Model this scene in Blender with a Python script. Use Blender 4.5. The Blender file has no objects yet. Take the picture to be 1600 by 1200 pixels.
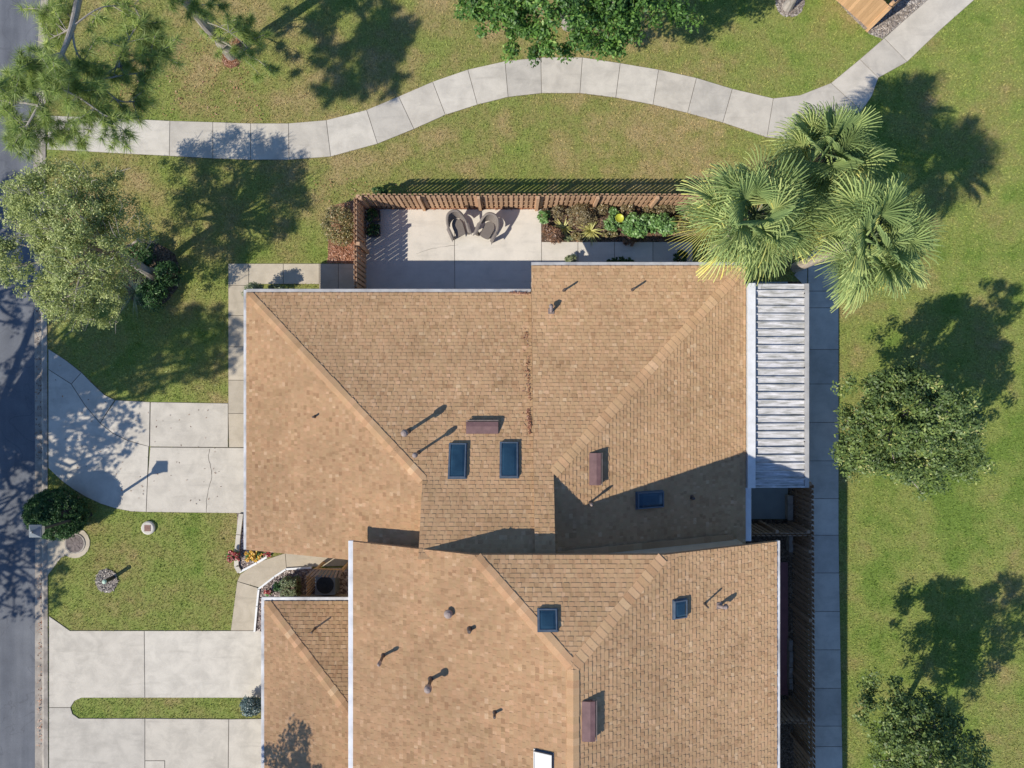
import bpy, math, random
import numpy as np
from mathutils import Vector, Matrix

random.seed(7)
RNG = np.random.default_rng(11)
SC = bpy.context.scene
COL = SC.collection
PI = math.pi
R = math.radians

# ------------------------------------------------------------------ camera model
H = 27.8          # drone height in metres
F = 1111.0        # focal length in photo pixels (1600 wide)


def G(px, py, z=0.0):
    """photo pixel -> world x,y of the point standing at height z"""
    k = (H - z) / F
    return ((px - 800) * k, (600 - py) * k)


def G3(px, py, z=0.0):
    x, y = G(px, py, z)
    return Vector((x, y, z))


AZ, EL = R(33.5), R(43.0)
SUN_TRAVEL = Vector((math.cos(AZ) * math.cos(EL), math.sin(AZ) * math.cos(EL), -math.sin(EL)))


# ------------------------------------------------------------------ object helpers
def tag(o, label=None, cat=None, group=None, kind=None):
    if label: o['label'] = label
    if cat: o['category'] = cat
    if group: o['group'] = group
    if kind: o['kind'] = kind
    return o


def empty(name, loc=(0, 0, 0), label=None, cat=None, group=None, rz=0.0):
    o = bpy.data.objects.new(name, None)
    o.location = loc
    o.rotation_euler = (0, 0, rz)
    o.empty_display_size = 0.2
    COL.objects.link(o)
    return tag(o, label, cat, group)


def link(name, me, mat=None, parent=None):
    o = bpy.data.objects.new(name, me)
    if mat is not None:
        me.materials.append(mat)
    COL.objects.link(o)
    if parent is not None:
        o.parent = parent
        # geometry is written in world space unless the thing has its own frame
        if parent.type == 'EMPTY' and parent.get('_world', 1):
            o.matrix_parent_inverse = Matrix.Translation(parent.location).inverted()
    return o


class MB:
    """collects faces and links them as one mesh object"""
    def __init__(s):
        s.v, s.f, s.uv = [], [], []
        s.has_uv = False

    def poly(s, pts, uv=None):
        i = len(s.v)
        s.v.extend([tuple(p) for p in pts])
        s.f.append(tuple(range(i, i + len(pts))))
        if uv is not None:
            s.has_uv = True
            s.uv.extend(uv)
        else:
            s.uv.extend([(0.0, 0.0)] * len(pts))

    def box(s, x0, x1, y0, y1, z0, z1, M=None):
        c = [Vector((x, y, z)) for z in (z0, z1) for y in (y0, y1) for x in (x0, x1)]
        if M is not None:
            c = [M @ p for p in c]
        for q in ((0, 2, 3, 1), (4, 5, 7, 6), (0, 1, 5, 4), (2, 6, 7, 3), (0, 4, 6, 2), (1, 3, 7, 5)):
            s.poly([c[k] for k in q])

    def prism(s, pts, z0, z1, M=None):
        """pts: list of (x,y) counter-clockwise"""
        a = sum(pts[i][0] * pts[(i + 1) % len(pts)][1] - pts[(i + 1) % len(pts)][0] * pts[i][1] for i in range(len(pts)))
        if a < 0:
            pts = pts[::-1]
        lo = [Vector((p[0], p[1], z0)) for p in pts]
        hi = [Vector((p[0], p[1], z1)) for p in pts]
        if M is not None:
            lo = [M @ p for p in lo]; hi = [M @ p for p in hi]
        s.poly(hi)
        s.poly(lo[::-1])
        n = len(pts)
        for i in range(n):
            j = (i + 1) % n
            s.poly([lo[i], lo[j], hi[j], hi[i]])

    def tube(s, path, radii, n=8, cap=True):
        path = [Vector(p) for p in path]
        rings = []
        up = Vector((0, 0, 1))
        for i, p in enumerate(path):
            d = (path[min(i + 1, len(path) - 1)] - path[max(i - 1, 0)])
            if d.length < 1e-6:
                d = Vector((0, 0, 1))
            d.normalize()
            a = d.cross(up)
            if a.length < 1e-3:
                a = d.cross(Vector((1, 0, 0)))
            a.normalize()
            b = d.cross(a).normalized()
            r = radii[i] if isinstance(radii, (list, tuple)) else radii
            rings.append([p + (a * math.cos(2 * PI * k / n) + b * math.sin(2 * PI * k / n)) * r for k in range(n)])
        for i in range(len(rings) - 1):
            for k in range(n):
                m = (k + 1) % n
                s.poly([rings[i][k], rings[i][m], rings[i + 1][m], rings[i + 1][k]])
        if cap:
            s.poly(rings[0]); s.poly(rings[-1][::-1])

    def lathe(s, prof, c=(0, 0), n=24, M=None):
        """prof: list of (r,z)"""
        rings = []
        for r, z in prof:
            rings.append([Vector((c[0] + r * math.cos(2 * PI * k / n), c[1] + r * math.sin(2 * PI * k / n), z)) for k in range(n)])
        if M is not None:
            rings = [[M @ p for p in rg] for rg in rings]
        for i in range(len(rings) - 1):
            for k in range(n):
                m = (k + 1) % n
                s.poly([rings[i][k], rings[i][m], rings[i + 1][m], rings[i + 1][k]])
        s.poly(rings[0][::-1]); s.poly(rings[-1])

    def build(s, name, mat=None, parent=None, smooth=False):
        me = bpy.data.meshes.new(name)
        me.from_pydata(s.v, [], s.f)
        if s.has_uv:
            l = me.uv_layers.new(name='UVMap')
            l.data.foreach_set('uv', np.array(s.uv, dtype=np.float32).ravel())
        if smooth:
            me.polygons.foreach_set('use_smooth', [True] * len(me.polygons))
        me.update()
        return link(name, me, mat, parent)


def quads_object(name, P, rnd, mat, parent=None, nv=4):
    """P: (N*nv,3) vertices forming N separate faces, rnd: (N,) per-face value"""
    N = len(P) // nv
    me = bpy.data.meshes.new(name)
    me.vertices.add(N * nv)
    me.vertices.foreach_set('co', P.astype(np.float32).ravel())
    me.loops.add(N * nv)
    me.loops.foreach_set('vertex_index', np.arange(N * nv, dtype=np.int32))
    me.polygons.add(N)
    me.polygons.foreach_set('loop_start', np.arange(0, N * nv, nv, dtype=np.int32))
    a = me.attributes.new('rnd', 'FLOAT', 'POINT')
    a.data.foreach_set('value', np.repeat(rnd, nv).astype(np.float32))
    me.update(calc_edges=True)
    return link(name, me, mat, parent)


# ------------------------------------------------------------------ materials
def nt(name):
    m = bpy.data.materials.new(name)
    m.use_nodes = True
    t = m.node_tree
    for n in list(t.nodes):
        t.nodes.remove(n)
    out = t.nodes.new('ShaderNodeOutputMaterial')
    return m, t, out


def N(t, kind, **kw):
    n = t.nodes.new(kind)
    for k, v in kw.items():
        if k.startswith('i_'):
            key = k[2:].replace('_', ' ')
            n.inputs[key].default_value = v
        else:
            setattr(n, k, v)
    return n


def math_node(t, op, a, b=None, c=None):
    n = t.nodes.new('ShaderNodeMath')
    n.operation = op
    for i, x in enumerate((a, b, c)):
        if x is None: continue
        if isinstance(x, (int, float)):
            n.inputs[i].default_value = x
        else:
            t.links.new(x, n.inputs[i])
    return n.outputs[0]


def ramp(t, fac, stops, interp='LINEAR'):
    n = t.nodes.new('ShaderNodeValToRGB')
    n.color_ramp.interpolation = interp
    e = n.color_ramp.elements
    while len(e) < len(stops):
        e.new(0.5)
    for k, (p, c) in enumerate(stops):
        e[k].position = p
        e[k].color = (*c, 1) if len(c) == 3 else c
    t.links.new(fac, n.inputs[0])
    return n.outputs[0]


def mix(t, fac, a, b, mode='MIX'):
    n = t.nodes.new('ShaderNodeMix')
    n.data_type = 'RGBA'
    n.blend_type = mode
    if isinstance(fac, (int, float)):
        n.inputs[0].default_value = fac
    else:
        t.links.new(fac, n.inputs[0])
    for k, x in ((6, a), (7, b)):
        if isinstance(x, tuple):
            n.inputs[k].default_value = (*x, 1) if len(x) == 3 else x
        else:
            t.links.new(x, n.inputs[k])
    return n.outputs[2]


def noise(t, vec, scale, detail=4.0, rough=0.55, dist=0.0):
    n = t.nodes.new('ShaderNodeTexNoise')
    n.inputs['Scale'].default_value = scale
    n.inputs['Detail'].default_value = detail
    n.inputs['Roughness'].default_value = rough
    n.inputs['Distortion'].default_value = dist
    if vec is not None:
        t.links.new(vec, n.inputs['Vector'])
    return n.outputs['Fac']


def obco(t):
    return t.nodes.new('ShaderNodeTexCoord').outputs['Object']


def scaled(t, vec, s):
    n = t.nodes.new('ShaderNodeMapping')
    n.inputs['Scale'].default_value = s
    t.links.new(vec, n.inputs['Vector'])
    return n.outputs['Vector']


def principled(t, out, color, rough=0.7, spec=0.3, metal=0.0, bump=None, bumpd=0.01, bumps=0.5):
    p = t.nodes.new('ShaderNodeBsdfPrincipled')
    if isinstance(color, tuple):
        p.inputs['Base Color'].default_value = (*color, 1)
    else:
        t.links.new(color, p.inputs['Base Color'])
    if isinstance(rough, (int, float)):
        p.inputs['Roughness'].default_value = rough
    else:
        t.links.new(rough, p.inputs['Roughness'])
    p.inputs['Specular IOR Level'].default_value = spec
    p.inputs['Metallic'].default_value = metal
    if bump is not None:
        b = t.nodes.new('ShaderNodeBump')
        b.inputs['Strength'].default_value = bumps
        b.inputs['Distance'].default_value = bumpd
        t.links.new(bump, b.inputs['Height'])
        t.links.new(b.outputs[0], p.inputs['Normal'])
    t.links.new(p.outputs[0], out.inputs['Surface'])
    return p


def simple(name, c0, c1=None, scale=6.0, rough=0.6, spec=0.3, metal=0.0, stretch=None, bumpd=0.0, detail=4.0):
    m, t, out = nt(name)
    v = obco(t)
    if stretch: v = scaled(t, v, stretch)
    f = noise(t, v, scale, detail)
    c1 = c1 or tuple(x * 0.8 for x in c0)
    col = ramp(t, f, [(0.3, c1), (0.7, c0)])
    principled(t, out, col, rough, spec, metal, bump=f if bumpd else None, bumpd=bumpd)
    return m


def mat_concrete(name, base, dark, warm):
    m, t, out = nt(name)
    v = obco(t)
    big = noise(t, v, 0.35, 5, 0.6)
    mid = noise(t, v, 1.6, 6, 0.65, 0.4)
    streak = noise(t, scaled(t, v, (0.5, 3.0, 1)), 1.3, 5, 0.6)
    fine = noise(t, v, 38, 3, 0.7)
    isl = t.nodes.new('ShaderNodeNewGeometry').outputs['Random Per Island']
    col = ramp(t, mid, [(0.25, tuple(x * 0.86 for x in dark)), (0.42, dark), (0.58, base), (0.8, warm)])
    col = mix(t, math_node(t, 'MULTIPLY', ramp(t, big, [(0.45, (0, 0, 0)), (0.7, (1, 1, 1))]), 0.35), col, warm)
    st = ramp(t, streak, [(0.56, (0, 0, 0)), (0.78, (1, 1, 1))])
    col = mix(t, math_node(t, 'MULTIPLY', st, 0.38), col, tuple(x * 0.6 for x in dark))
    tint = ramp(t, isl, [(0, (0.84, 0.835, 0.83)), (0.35, (0.95, 0.93, 0.90)), (0.7, (1.0, 0.985, 0.96)), (1, (1.05, 1.04, 1.02))])
    col = mix(t, 1.0, col, tint, 'MULTIPLY')
    spot = noise(t, v, 4.5, 5, 0.75, 0.8)
    sp = math_node(t, 'MULTIPLY', ramp(t, spot, [(0.62, (0, 0, 0)), (0.78, (1, 1, 1))]), 0.30)
    col = mix(t, sp, col, tuple(x * 0.5 for x in dark))
    g = ramp(t, fine, [(0.25, (0.86, 0.86, 0.86)), (0.75, (1.06, 1.06, 1.06))])
    col = mix(t, 1.0, col, g, 'MULTIPLY')
    principled(t, out, col, 0.85, 0.2, bump=fine, bumpd=0.004, bumps=0.4)
    return m


def mat_shingle(name='shingle', gain=1.0):
    """one tone per tab: every tab carries its own constant UV"""
    m, t, out = nt(name)
    uv = t.nodes.new('ShaderNodeTexCoord').outputs['UV']
    w = t.nodes.new('ShaderNodeTexWhiteNoise')
    w.noise_dimensions = '2D'
    t.links.new(uv, w.inputs['Vector'])
    ra = w.outputs['Value']
    k = gain
    tones = [(0.0, (0.43, 0.275, 0.152)), (0.10, (0.51, 0.333, 0.186)), (0.28, (0.565, 0.380, 0.217)), (0.76, (0.585, 0.400, 0.232)),
             (0.90, (0.615, 0.425, 0.252)), (0.97, (0.66, 0.465, 0.285)), (1.0, (0.72, 0.53, 0.345))]
    tones = [(p_, (min(q_[0] * k * 0.95, 0.85), q_[1] * k * 0.925, q_[2] * k * 0.91)) for p_, q_ in tones]
    col = ramp(t, ra, tones)
    hue = ramp(t, math_node(t, 'FRACT', math_node(t, 'MULTIPLY', ra, 37.0)), [(0, (1.03, 0.98, 0.98)), (0.5, (1, 1, 1)), (1, (0.97, 1.0, 0.96))])
    col = mix(t, 1.0, col, hue, 'MULTIPLY')
    o = obco(t)
    big = ramp(t, noise(t, o, 0.4, 5, 0.6, 0.5), [(0.28, (0.85, 0.84, 0.83)), (0.5, (0.99, 0.985, 0.98)), (0.72, (1.07, 1.06, 1.05))])
    col = mix(t, 1.0, col, big, 'MULTIPLY')
    streak = ramp(t, noise(t, o, 2.2, 5), [(0.35, (0.95, 0.94, 0.93)), (0.65, (1.04, 1.04, 1.04))])
    col = mix(t, 1.0, col, streak, 'MULTIPLY')
    fine = noise(t, o, 60, 2, 0.7)
    col = mix(t, 1.0, col, ramp(t, fine, [(0.2, (0.84, 0.84, 0.84)), (0.8, (1.12, 1.12, 1.12))]), 'MULTIPLY')
    p = principled(t, out, col, 0.92, 0.1, bump=fine, bumpd=0.004, bumps=0.5)
    p.inputs['Diffuse Roughness'].default_value = 1.0      # granules scatter light back
    return m


def lawn_colour(t, v):
    """shared by the soil sheet and by the blades: dry tan to healthy green patches"""
    big = noise(t, v, 0.16, 4, 0.6, 0.3)
    mid = noise(t, v, 0.85, 5, 0.65)
    sep = t.nodes.new('ShaderNodeSeparateXYZ')
    t.links.new(v, sep.inputs[0])
    x = sep.outputs[0]
    # the strip east of the houses and the small front lawn are watered and greener
    east = t.nodes.new('ShaderNodeMapRange')
    east.inputs['From Min'].default_value = 6.0
    east.inputs['From Max'].default_value = 13.0
    east.clamp = True
    t.links.new(x, east.inputs[0])
    south = t.nodes.new('ShaderNodeMapRange')
    south.inputs['From Min'].default_value = 4.0
    south.inputs['From Max'].default_value = -6.0
    south.clamp = True
    t.links.new(sep.outputs[1], south.inputs[0])
    s = math_node(t, 'ADD', math_node(t, 'MULTIPLY_ADD', big, 1.0, -0.5), math_node(t, 'MULTIPLY_ADD', mid, 1.05, -0.525))
    s = math_node(t, 'ADD', s, 0.578)
    s = math_node(t, 'ADD', s, math_node(t, 'MULTIPLY', east.outputs[0], 0.165))
    s = math_node(t, 'ADD', s, math_node(t, 'MULTIPLY', math_node(t, 'MULTIPLY', south.outputs[0], math_node(t, 'SUBTRACT', 1.0, east.outputs[0])), 0.13))
    wv = math_node(t, 'SINE', math_node(t, 'MULTIPLY_ADD', x, 2.1, math_node(t, 'MULTIPLY', big, 5.0)))
    s = math_node(t, 'ADD', s, math_node(t, 'MULTIPLY', math_node(t, 'MULTIPLY', wv, east.outputs[0]), 0.06))
    col = ramp(t, s, [(0.36, (0.50, 0.385, 0.195)), (0.50, (0.42, 0.36, 0.15)), (0.60, (0.35, 0.345, 0.118)), (0.74, (0.325, 0.37, 0.105)), (0.94, (0.215, 0.31, 0.066))])
    return col


def mat_lawn():
    m, t, out = nt('lawn_soil')
    v = obco(t)
    col = lawn_colour(t, v)
    f = noise(t, v, 14, 6, 0.75)
    col = mix(t, 1.0, col, ramp(t, f, [(0.3, (0.34, 0.36, 0.30)), (0.7, (0.92, 0.92, 0.9))]), 'MULTIPLY')
    principled(t, out, col, 0.95, 0.1, bump=f, bumpd=0.03, bumps=0.7)
    return m


def mat_grass():
    m, t, out = nt('grass_blade')
    v = obco(t)
    col = lawn_colour(t, v)
    a = N(t, 'ShaderNodeAttribute', attribute_name='rnd')
    k = ramp(t, a.outputs['Fac'], [(0, (0.45, 0.50, 0.40)), (0.45, (0.96, 0.97, 0.93)), (0.85, (1.22, 1.18, 1.14)), (1.0, (1.6, 1.5, 1.5))])
    col = mix(t, 1.0, col, k, 'MULTIPLY')
    f = noise(t, v, 6.0, 4, 0.75, 0.6)
    col = mix(t, 1.0, col, ramp(t, f, [(0.3, (0.52, 0.56, 0.5)), (0.48, (1.0, 1.0, 1.0)), (0.68, (1.3, 1.26, 1.26))]), 'MULTIPLY')
    d = N(t, 'ShaderNodeBsdfDiffuse'); t.links.new(col, d.inputs[0])
    tr = N(t, 'ShaderNodeBsdfTranslucent'); t.links.new(col, tr.inputs[0])
    mx = N(t, 'ShaderNodeMixShader'); mx.inputs[0].default_value = 0.25
    t.links.new(d.outputs[0], mx.inputs[1]); t.links.new(tr.outputs[0], mx.inputs[2])
    t.links.new(mx.outputs[0], out.inputs['Surface'])
    return m


def mat_leaf(name, stops, transl=0.25, rough=0.5, gloss=0.06):
    m, t, out = nt(name)
    a = N(t, 'ShaderNodeAttribute', attribute_name='rnd')
    col = ramp(t, a.outputs['Fac'], stops)
    f = noise(t, obco(t), 1.1, 3)
    col = mix(t, 1.0, col, ramp(t, f, [(0.3, (0.8, 0.82, 0.8)), (0.7, (1.15, 1.12, 1.05))]), 'MULTIPLY')
    d = N(t, 'ShaderNodeBsdfDiffuse'); t.links.new(col, d.inputs[0])
    tr = N(t, 'ShaderNodeBsdfTranslucent'); t.links.new(col, tr.inputs[0])
    mx = N(t, 'ShaderNodeMixShader'); mx.inputs[0].default_value = transl
    t.links.new(d.outputs[0], mx.inputs[1]); t.links.new(tr.outputs[0], mx.inputs[2])
    g = N(t, 'ShaderNodeBsdfGlossy'); g.inputs['Roughness'].default_value = rough
    g.inputs[0].default_value = (0.9, 0.9, 0.9, 1)
    m2 = N(t, 'ShaderNodeMixShader'); m2.inputs[0].default_value = gloss
    t.links.new(mx.outputs[0], m2.inputs[1]); t.links.new(g.outputs[0], m2.inputs[2])
    t.links.new(m2.outputs[0], out.inputs['Surface'])
    return m


def mat_gravel(name, stops, scale=16, bumpd=0.03):
    m, t, out = nt(name)
    v = obco(t)
    vo = t.nodes.new('ShaderNodeTexVoronoi')
    vo.inputs['Scale'].default_value = scale
    t.links.new(v, vo.inputs['Vector'])
    sep = t.nodes.new('ShaderNodeSeparateColor')
    t.links.new(vo.outputs['Color'], sep.inputs[0])
    col = ramp(t, sep.outputs[0], stops)
    inv = math_node(t, 'SUBTRACT', 1.0, vo.outputs['Distance'])
    principled(t, out, col, 0.9, 0.2, bump=inv, bumpd=bumpd, bumps=0.9)
    return m


def mat_asphalt():
    m, t, out = nt('asphalt')
    v = obco(t)
    big = noise(t, scaled(t, v, (1.6, 0.12, 1)), 1.0, 5)
    mid = noise(t, v, 1.4, 6)
    fine = noise(t, v, 60, 3, 0.7)
    seal = noise(t, v, 0.55, 3, 0.5, 1.2)
    col = ramp(t, big, [(0.3, (0.108, 0.115, 0.13)), (0.7, (0.168, 0.175, 0.187))])
    col = mix(t, 1.0, col, ramp(t, mid, [(0.3, (0.85, 0.85, 0.86)), (0.7, (1.08, 1.08, 1.08))]), 'MULTIPLY')
    col = mix(t, 1.0, col, ramp(t, fine, [(0.25, (0.75, 0.75, 0.75)), (0.75, (1.2, 1.2, 1.2))]), 'MULTIPLY')
    col = mix(t, math_node(t, 'MULTIPLY', ramp(t, seal, [(0.485, (0, 0, 0)), (0.5, (1, 1, 1)), (0.515, (0, 0, 0))]), 0.3), col, (0.05, 0.052, 0.058))
    principled(t, out, col, 0.85, 0.25, bump=fine, bumpd=0.006, bumps=0.5)
    return m


def mat_wood(name, c0, c1, rough=0.8, along='z'):
    m, t, out = nt(name)
    v = obco(t)
    s = {'z': (9, 9, 0.7), 'x': (0.7, 9, 9), 'y': (9, 0.7, 9)}[along]
    f = noise(t, scaled(t, v, s), 3.0, 5, 0.6)
    isl = t.nodes.new('ShaderNodeNewGeometry').outputs['Random Per Island']
    col = ramp(t, f, [(0.3, c1), (0.7, c0)])
    col = mix(t, 1.0, col, ramp(t, isl, [(0, (0.8, 0.79, 0.77)), (1, (1.12, 1.1, 1.1))]), 'MULTIPLY')
    principled(t, out, col, rough, 0.2, bump=f, bumpd=0.004)
    return m


def mat_pan():
    """weathered white aluminium pans with grey dirt runs along x"""
    m, t, out = nt('pan_metal')
    v = obco(t)
    f = noise(t, scaled(t, v, (0.9, 7.0, 1)), 1.6, 6, 0.65, 0.6)
    g = noise(t, v, 5.0, 4)
    a = ramp(t, f, [(0.36, (0.68, 0.67, 0.68)), (0.50, (0.50, 0.49, 0.48)), (0.66, (0.27, 0.27, 0.245))])
    a = mix(t, 1.0, a, ramp(t, g, [(0.3, (0.92, 0.92, 0.92)), (0.7, (1.05, 1.05, 1.05))]), 'MULTIPLY')
    principled(t, out, a, 0.5, 0.4)
    return m


M = {}
M['concrete'] = mat_concrete('concrete', (0.56, 0.52, 0.45), (0.485, 0.45, 0.39), (0.61, 0.565, 0.49))
M['concrete_new'] = mat_concrete('concrete_patio', (0.635, 0.595, 0.53), (0.59, 0.555, 0.495), (0.67, 0.625, 0.555))
M['concrete_beige'] = mat_concrete('concrete_beige', (0.50, 0.44, 0.345), (0.44, 0.385, 0.30), (0.54, 0.475, 0.385))
M['concrete_curb'] = mat_concrete('concrete_curb', (0.40, 0.36, 0.31), (0.27, 0.24, 0.21), (0.48, 0.44, 0.38))
M['shingle'] = mat_shingle()
M['cap'] = mat_shingle('cap_shingle', 1.13)
M['lawn'] = mat_lawn()
M['grass'] = mat_grass()
M['asphalt'] = mat_asphalt()
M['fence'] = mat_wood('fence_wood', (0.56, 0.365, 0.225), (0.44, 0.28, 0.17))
M['fence_dark'] = mat_wood('fence_wood_brown', (0.40, 0.275, 0.185), (0.27, 0.185, 0.125))  # browner and darker than the tan fence wood
M['cedar'] = mat_wood('cedar', (0.60, 0.385, 0.215), (0.50, 0.31, 0.165))
M['white'] = simple('white_paint', (0.74, 0.74, 0.74), (0.62, 0.62, 0.61), 4, 0.45, 0.4)
M['gutter_white'] = simple('gutter_white', (0.74, 0.74, 0.75), (0.55, 0.55, 0.55), 2.5, 0.4, 0.4)
M['gutter_pale'] = simple('gutter_pale', (0.66, 0.66, 0.66), (0.33, 0.32, 0.31), 1.6, 0.45, 0.4)
M['gutter_grey'] = simple('gutter_grey', (0.44, 0.43, 0.42), (0.30, 0.29, 0.28), 2.5, 0.5, 0.4)
M['pan'] = mat_pan()
M['fascia'] = simple('fascia', (0.27, 0.19, 0.13), None, 5, 0.7)
M['wall'] = simple('stucco', (0.52, 0.44, 0.34), (0.46, 0.385, 0.30), 3, 0.9, 0.15, bumpd=0.004)
M['siding'] = mat_wood('siding', (0.24, 0.185, 0.14), (0.18, 0.14, 0.105), 0.8, 'z')
M['glass'] = simple('skylight_glass', (0.026, 0.064, 0.10), (0.016, 0.042, 0.07), 2.5, 0.1, 0.5)  # blue of the reflected sky is put into the base colour
M['glass_white'] = simple('skylight_dome', (0.86, 0.87, 0.88), (0.80, 0.81, 0.82), 2, 0.25, 0.5)
M['frame'] = simple('skylight_frame', (0.11, 0.14, 0.18), (0.07, 0.095, 0.125), 6, 0.4, 0.5)
M['vent'] = simple('vent_metal', (0.185, 0.105, 0.098), (0.13, 0.072, 0.068), 5, 0.5, 0.4)
M['pipe'] = simple('pipe_dark', (0.11, 0.085, 0.075), (0.07, 0.055, 0.05), 8, 0.6, 0.4)
M['galv'] = simple('galvanised', (0.34, 0.27, 0.24), (0.22, 0.17, 0.15), 9, 0.65, 0.3, 0.0)
M['bark'] = mat_wood('bark', (0.26, 0.215, 0.175), (0.13, 0.105, 0.085), 0.95)
M['bark_grey'] = mat_wood('bark_grey', (0.42, 0.385, 0.34), (0.25, 0.22, 0.19), 0.95)
M['palm_bark'] = mat_wood('palm_bark', (0.52, 0.46, 0.38), (0.34, 0.28, 0.22), 0.95)
M['mulch'] = mat_gravel('mulch', [(0, (0.14, 0.075, 0.045)), (0.5, (0.26, 0.13, 0.075)), (1, (0.38, 0.22, 0.14))], 22)
M['soil'] = mat_gravel('soil', [(0, (0.05, 0.035, 0.025)), (0.5, (0.11, 0.08, 0.055)), (1, (0.19, 0.14, 0.10))], 18)
M['gravel'] = mat_gravel('gravel', [(0, (0.10, 0.075, 0.07)), (0.45, (0.27, 0.20, 0.18)), (1, (0.62, 0.52, 0.47))], 15)
M['stone_mulch'] = mat_gravel('grey_mulch', [(0, (0.16, 0.14, 0.125)), (0.5, (0.32, 0.285, 0.255)), (1, (0.5, 0.46, 0.42))], 17)
M['wicker'] = None
M['black'] = simple('black_plastic', (0.035, 0.04, 0.045), (0.025, 0.028, 0.03), 8, 0.5, 0.4)
M['grey_metal'] = simple('grey_metal', (0.20, 0.225, 0.25), (0.15, 0.17, 0.19), 6, 0.45, 0.5)
M['iron'] = simple('cast_iron', (0.17, 0.135, 0.125), (0.11, 0.09, 0.082), 7, 0.7, 0.4, bumpd=0.004)
M['maroon'] = simple('maroon_floor', (0.29, 0.125, 0.125), (0.23, 0.10, 0.10), 3, 0.7)
M['pool_grey'] = simple('slab_grey', (0.30, 0.33, 0.32), (0.25, 0.28, 0.27), 2.2, 0.8)
M['crack'] = simple('joint_dirt', (0.19, 0.165, 0.135), None, 9, 0.95)
M['yellow'] = simple('yellow_glaze', (0.47, 0.49, 0.05), (0.40, 0.43, 0.04), 5, 0.35, 0.5)
M['verdigris'] = simple('pale_green_cap', (0.42, 0.56, 0.44), (0.36, 0.48, 0.38), 8, 0.5)
M['brown_brick'] = mat_wood('vent_block', (0.33, 0.20, 0.155), (0.25, 0.15, 0.12), 0.8)


def mat_wicker():
    m, t, out = nt('wicker')
    v = obco(t)
    w = t.nodes.new('ShaderNodeTexWave'); w.inputs['Scale'].default_value = 26; w.inputs['Distortion'].default_value = 1.5
    w.bands_direction = 'Z'
    t.links.new(v, w.inputs['Vector'])
    w2 = t.nodes.new('ShaderNodeTexWave'); w2.inputs['Scale'].default_value = 22; w2.inputs['Distortion'].default_value = 1.5
    w2.bands_direction = 'DIAGONAL'
    t.links.new(v, w2.inputs['Vector'])
    f = math_node(t, 'MULTIPLY', w.outputs['Fac'], w2.outputs['Fac'])
    col = ramp(t, f, [(0.0, (0.155, 0.132, 0.115)), (0.5, (0.26, 0.225, 0.198)), (1, (0.33, 0.29, 0.258))])
    principled(t, out, col, 0.7, 0.3, bump=f, bumpd=0.006)
    return m


M['wicker'] = mat_wicker()
M['leaf_oak'] = mat_leaf('leaf_oak', [(0, (0.041, 0.096, 0.025)), (0.5, (0.095, 0.206, 0.040)), (0.9, (0.190, 0.350, 0.068)), (1, (0.380, 0.516, 0.152))], 0.3, 0.5, 0.025)
M['leaf_mag'] = mat_leaf('leaf_glossy', [(0, (0.059, 0.099, 0.029)), (0.5, (0.131, 0.194, 0.055)), (0.9, (0.234, 0.308, 0.080)), (1, (0.515, 0.496, 0.192))], 0.2, 0.5, 0.03)
M['leaf_olive'] = mat_leaf('leaf_olive', [(0, (0.181, 0.231, 0.079)), (0.5, (0.362, 0.428, 0.146)), (0.9, (0.579, 0.631, 0.243)), (1, (0.780, 0.780, 0.425))], 0.35, 0.5, 0.03)
M['leaf_dark'] = mat_leaf('leaf_dark', [(0, (0.019, 0.053, 0.018)), (0.5, (0.043, 0.103, 0.032)), (0.9, (0.086, 0.172, 0.054)), (1, (0.250, 0.328, 0.172))], 0.15, 0.5, 0.02)
M['needle'] = mat_leaf('needle', [(0, (0.160, 0.224, 0.069)), (0.5, (0.334, 0.436, 0.123)), (1, (0.609, 0.686, 0.209))], 0.35, 0.5, 0.03)
M['frond'] = mat_leaf('frond', [(0, (0.161, 0.235, 0.092)), (0.45, (0.322, 0.417, 0.160)), (0.75, (0.528, 0.580, 0.226)), (0.9, (0.776, 0.670, 0.170)), (1, (0.780, 0.734, 0.246))], 0.25, 0.6, 0.0)
M['leaf_light'] = mat_leaf('leaf_light', [(0, (0.076, 0.175, 0.039)), (0.5, (0.167, 0.328, 0.084)), (1, (0.318, 0.496, 0.167))], 0.3)
M['leaf_bronze'] = mat_leaf('leaf_bronze', [(0, (0.088, 0.053, 0.035)), (0.5, (0.245, 0.131, 0.079)), (1, (0.473, 0.263, 0.140))], 0.2)
M['leaf_brown'] = mat_leaf('leaf_brown', [(0, (0.101, 0.082, 0.043)), (0.5, (0.234, 0.186, 0.088)), (1, (0.425, 0.321, 0.156))], 0.2)
M['leaf_varieg'] = mat_leaf('leaf_variegated', [(0, (0.278, 0.278, 0.076)), (0.5, (0.582, 0.544, 0.164)), (1, (0.780, 0.780, 0.329))], 0.25)
M['leaf_blue'] = mat_leaf('leaf_blue', [(0, (0.050, 0.094, 0.088)), (0.5, (0.112, 0.175, 0.169)), (1, (0.250, 0.325, 0.325))], 0.15)
M['leaf_hedge'] = mat_leaf('leaf_hedge', [(0, (0.091, 0.130, 0.052)), (0.5, (0.195, 0.240, 0.111)), (1, (0.351, 0.377, 0.208))], 0.2)
M['leaf_russet'] = mat_leaf('leaf_russet', [(0, (0.101, 0.105, 0.034)), (0.5, (0.252, 0.227, 0.077)), (0.8, (0.370, 0.263, 0.108)), (1, (0.538, 0.350, 0.154))], 0.25)
M['litter_red'] = mat_leaf('litter_red', [(0, (0.20, 0.085, 0.045)), (0.5, (0.38, 0.16, 0.085)), (1, (0.55, 0.29, 0.17))], 0.1)
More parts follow.
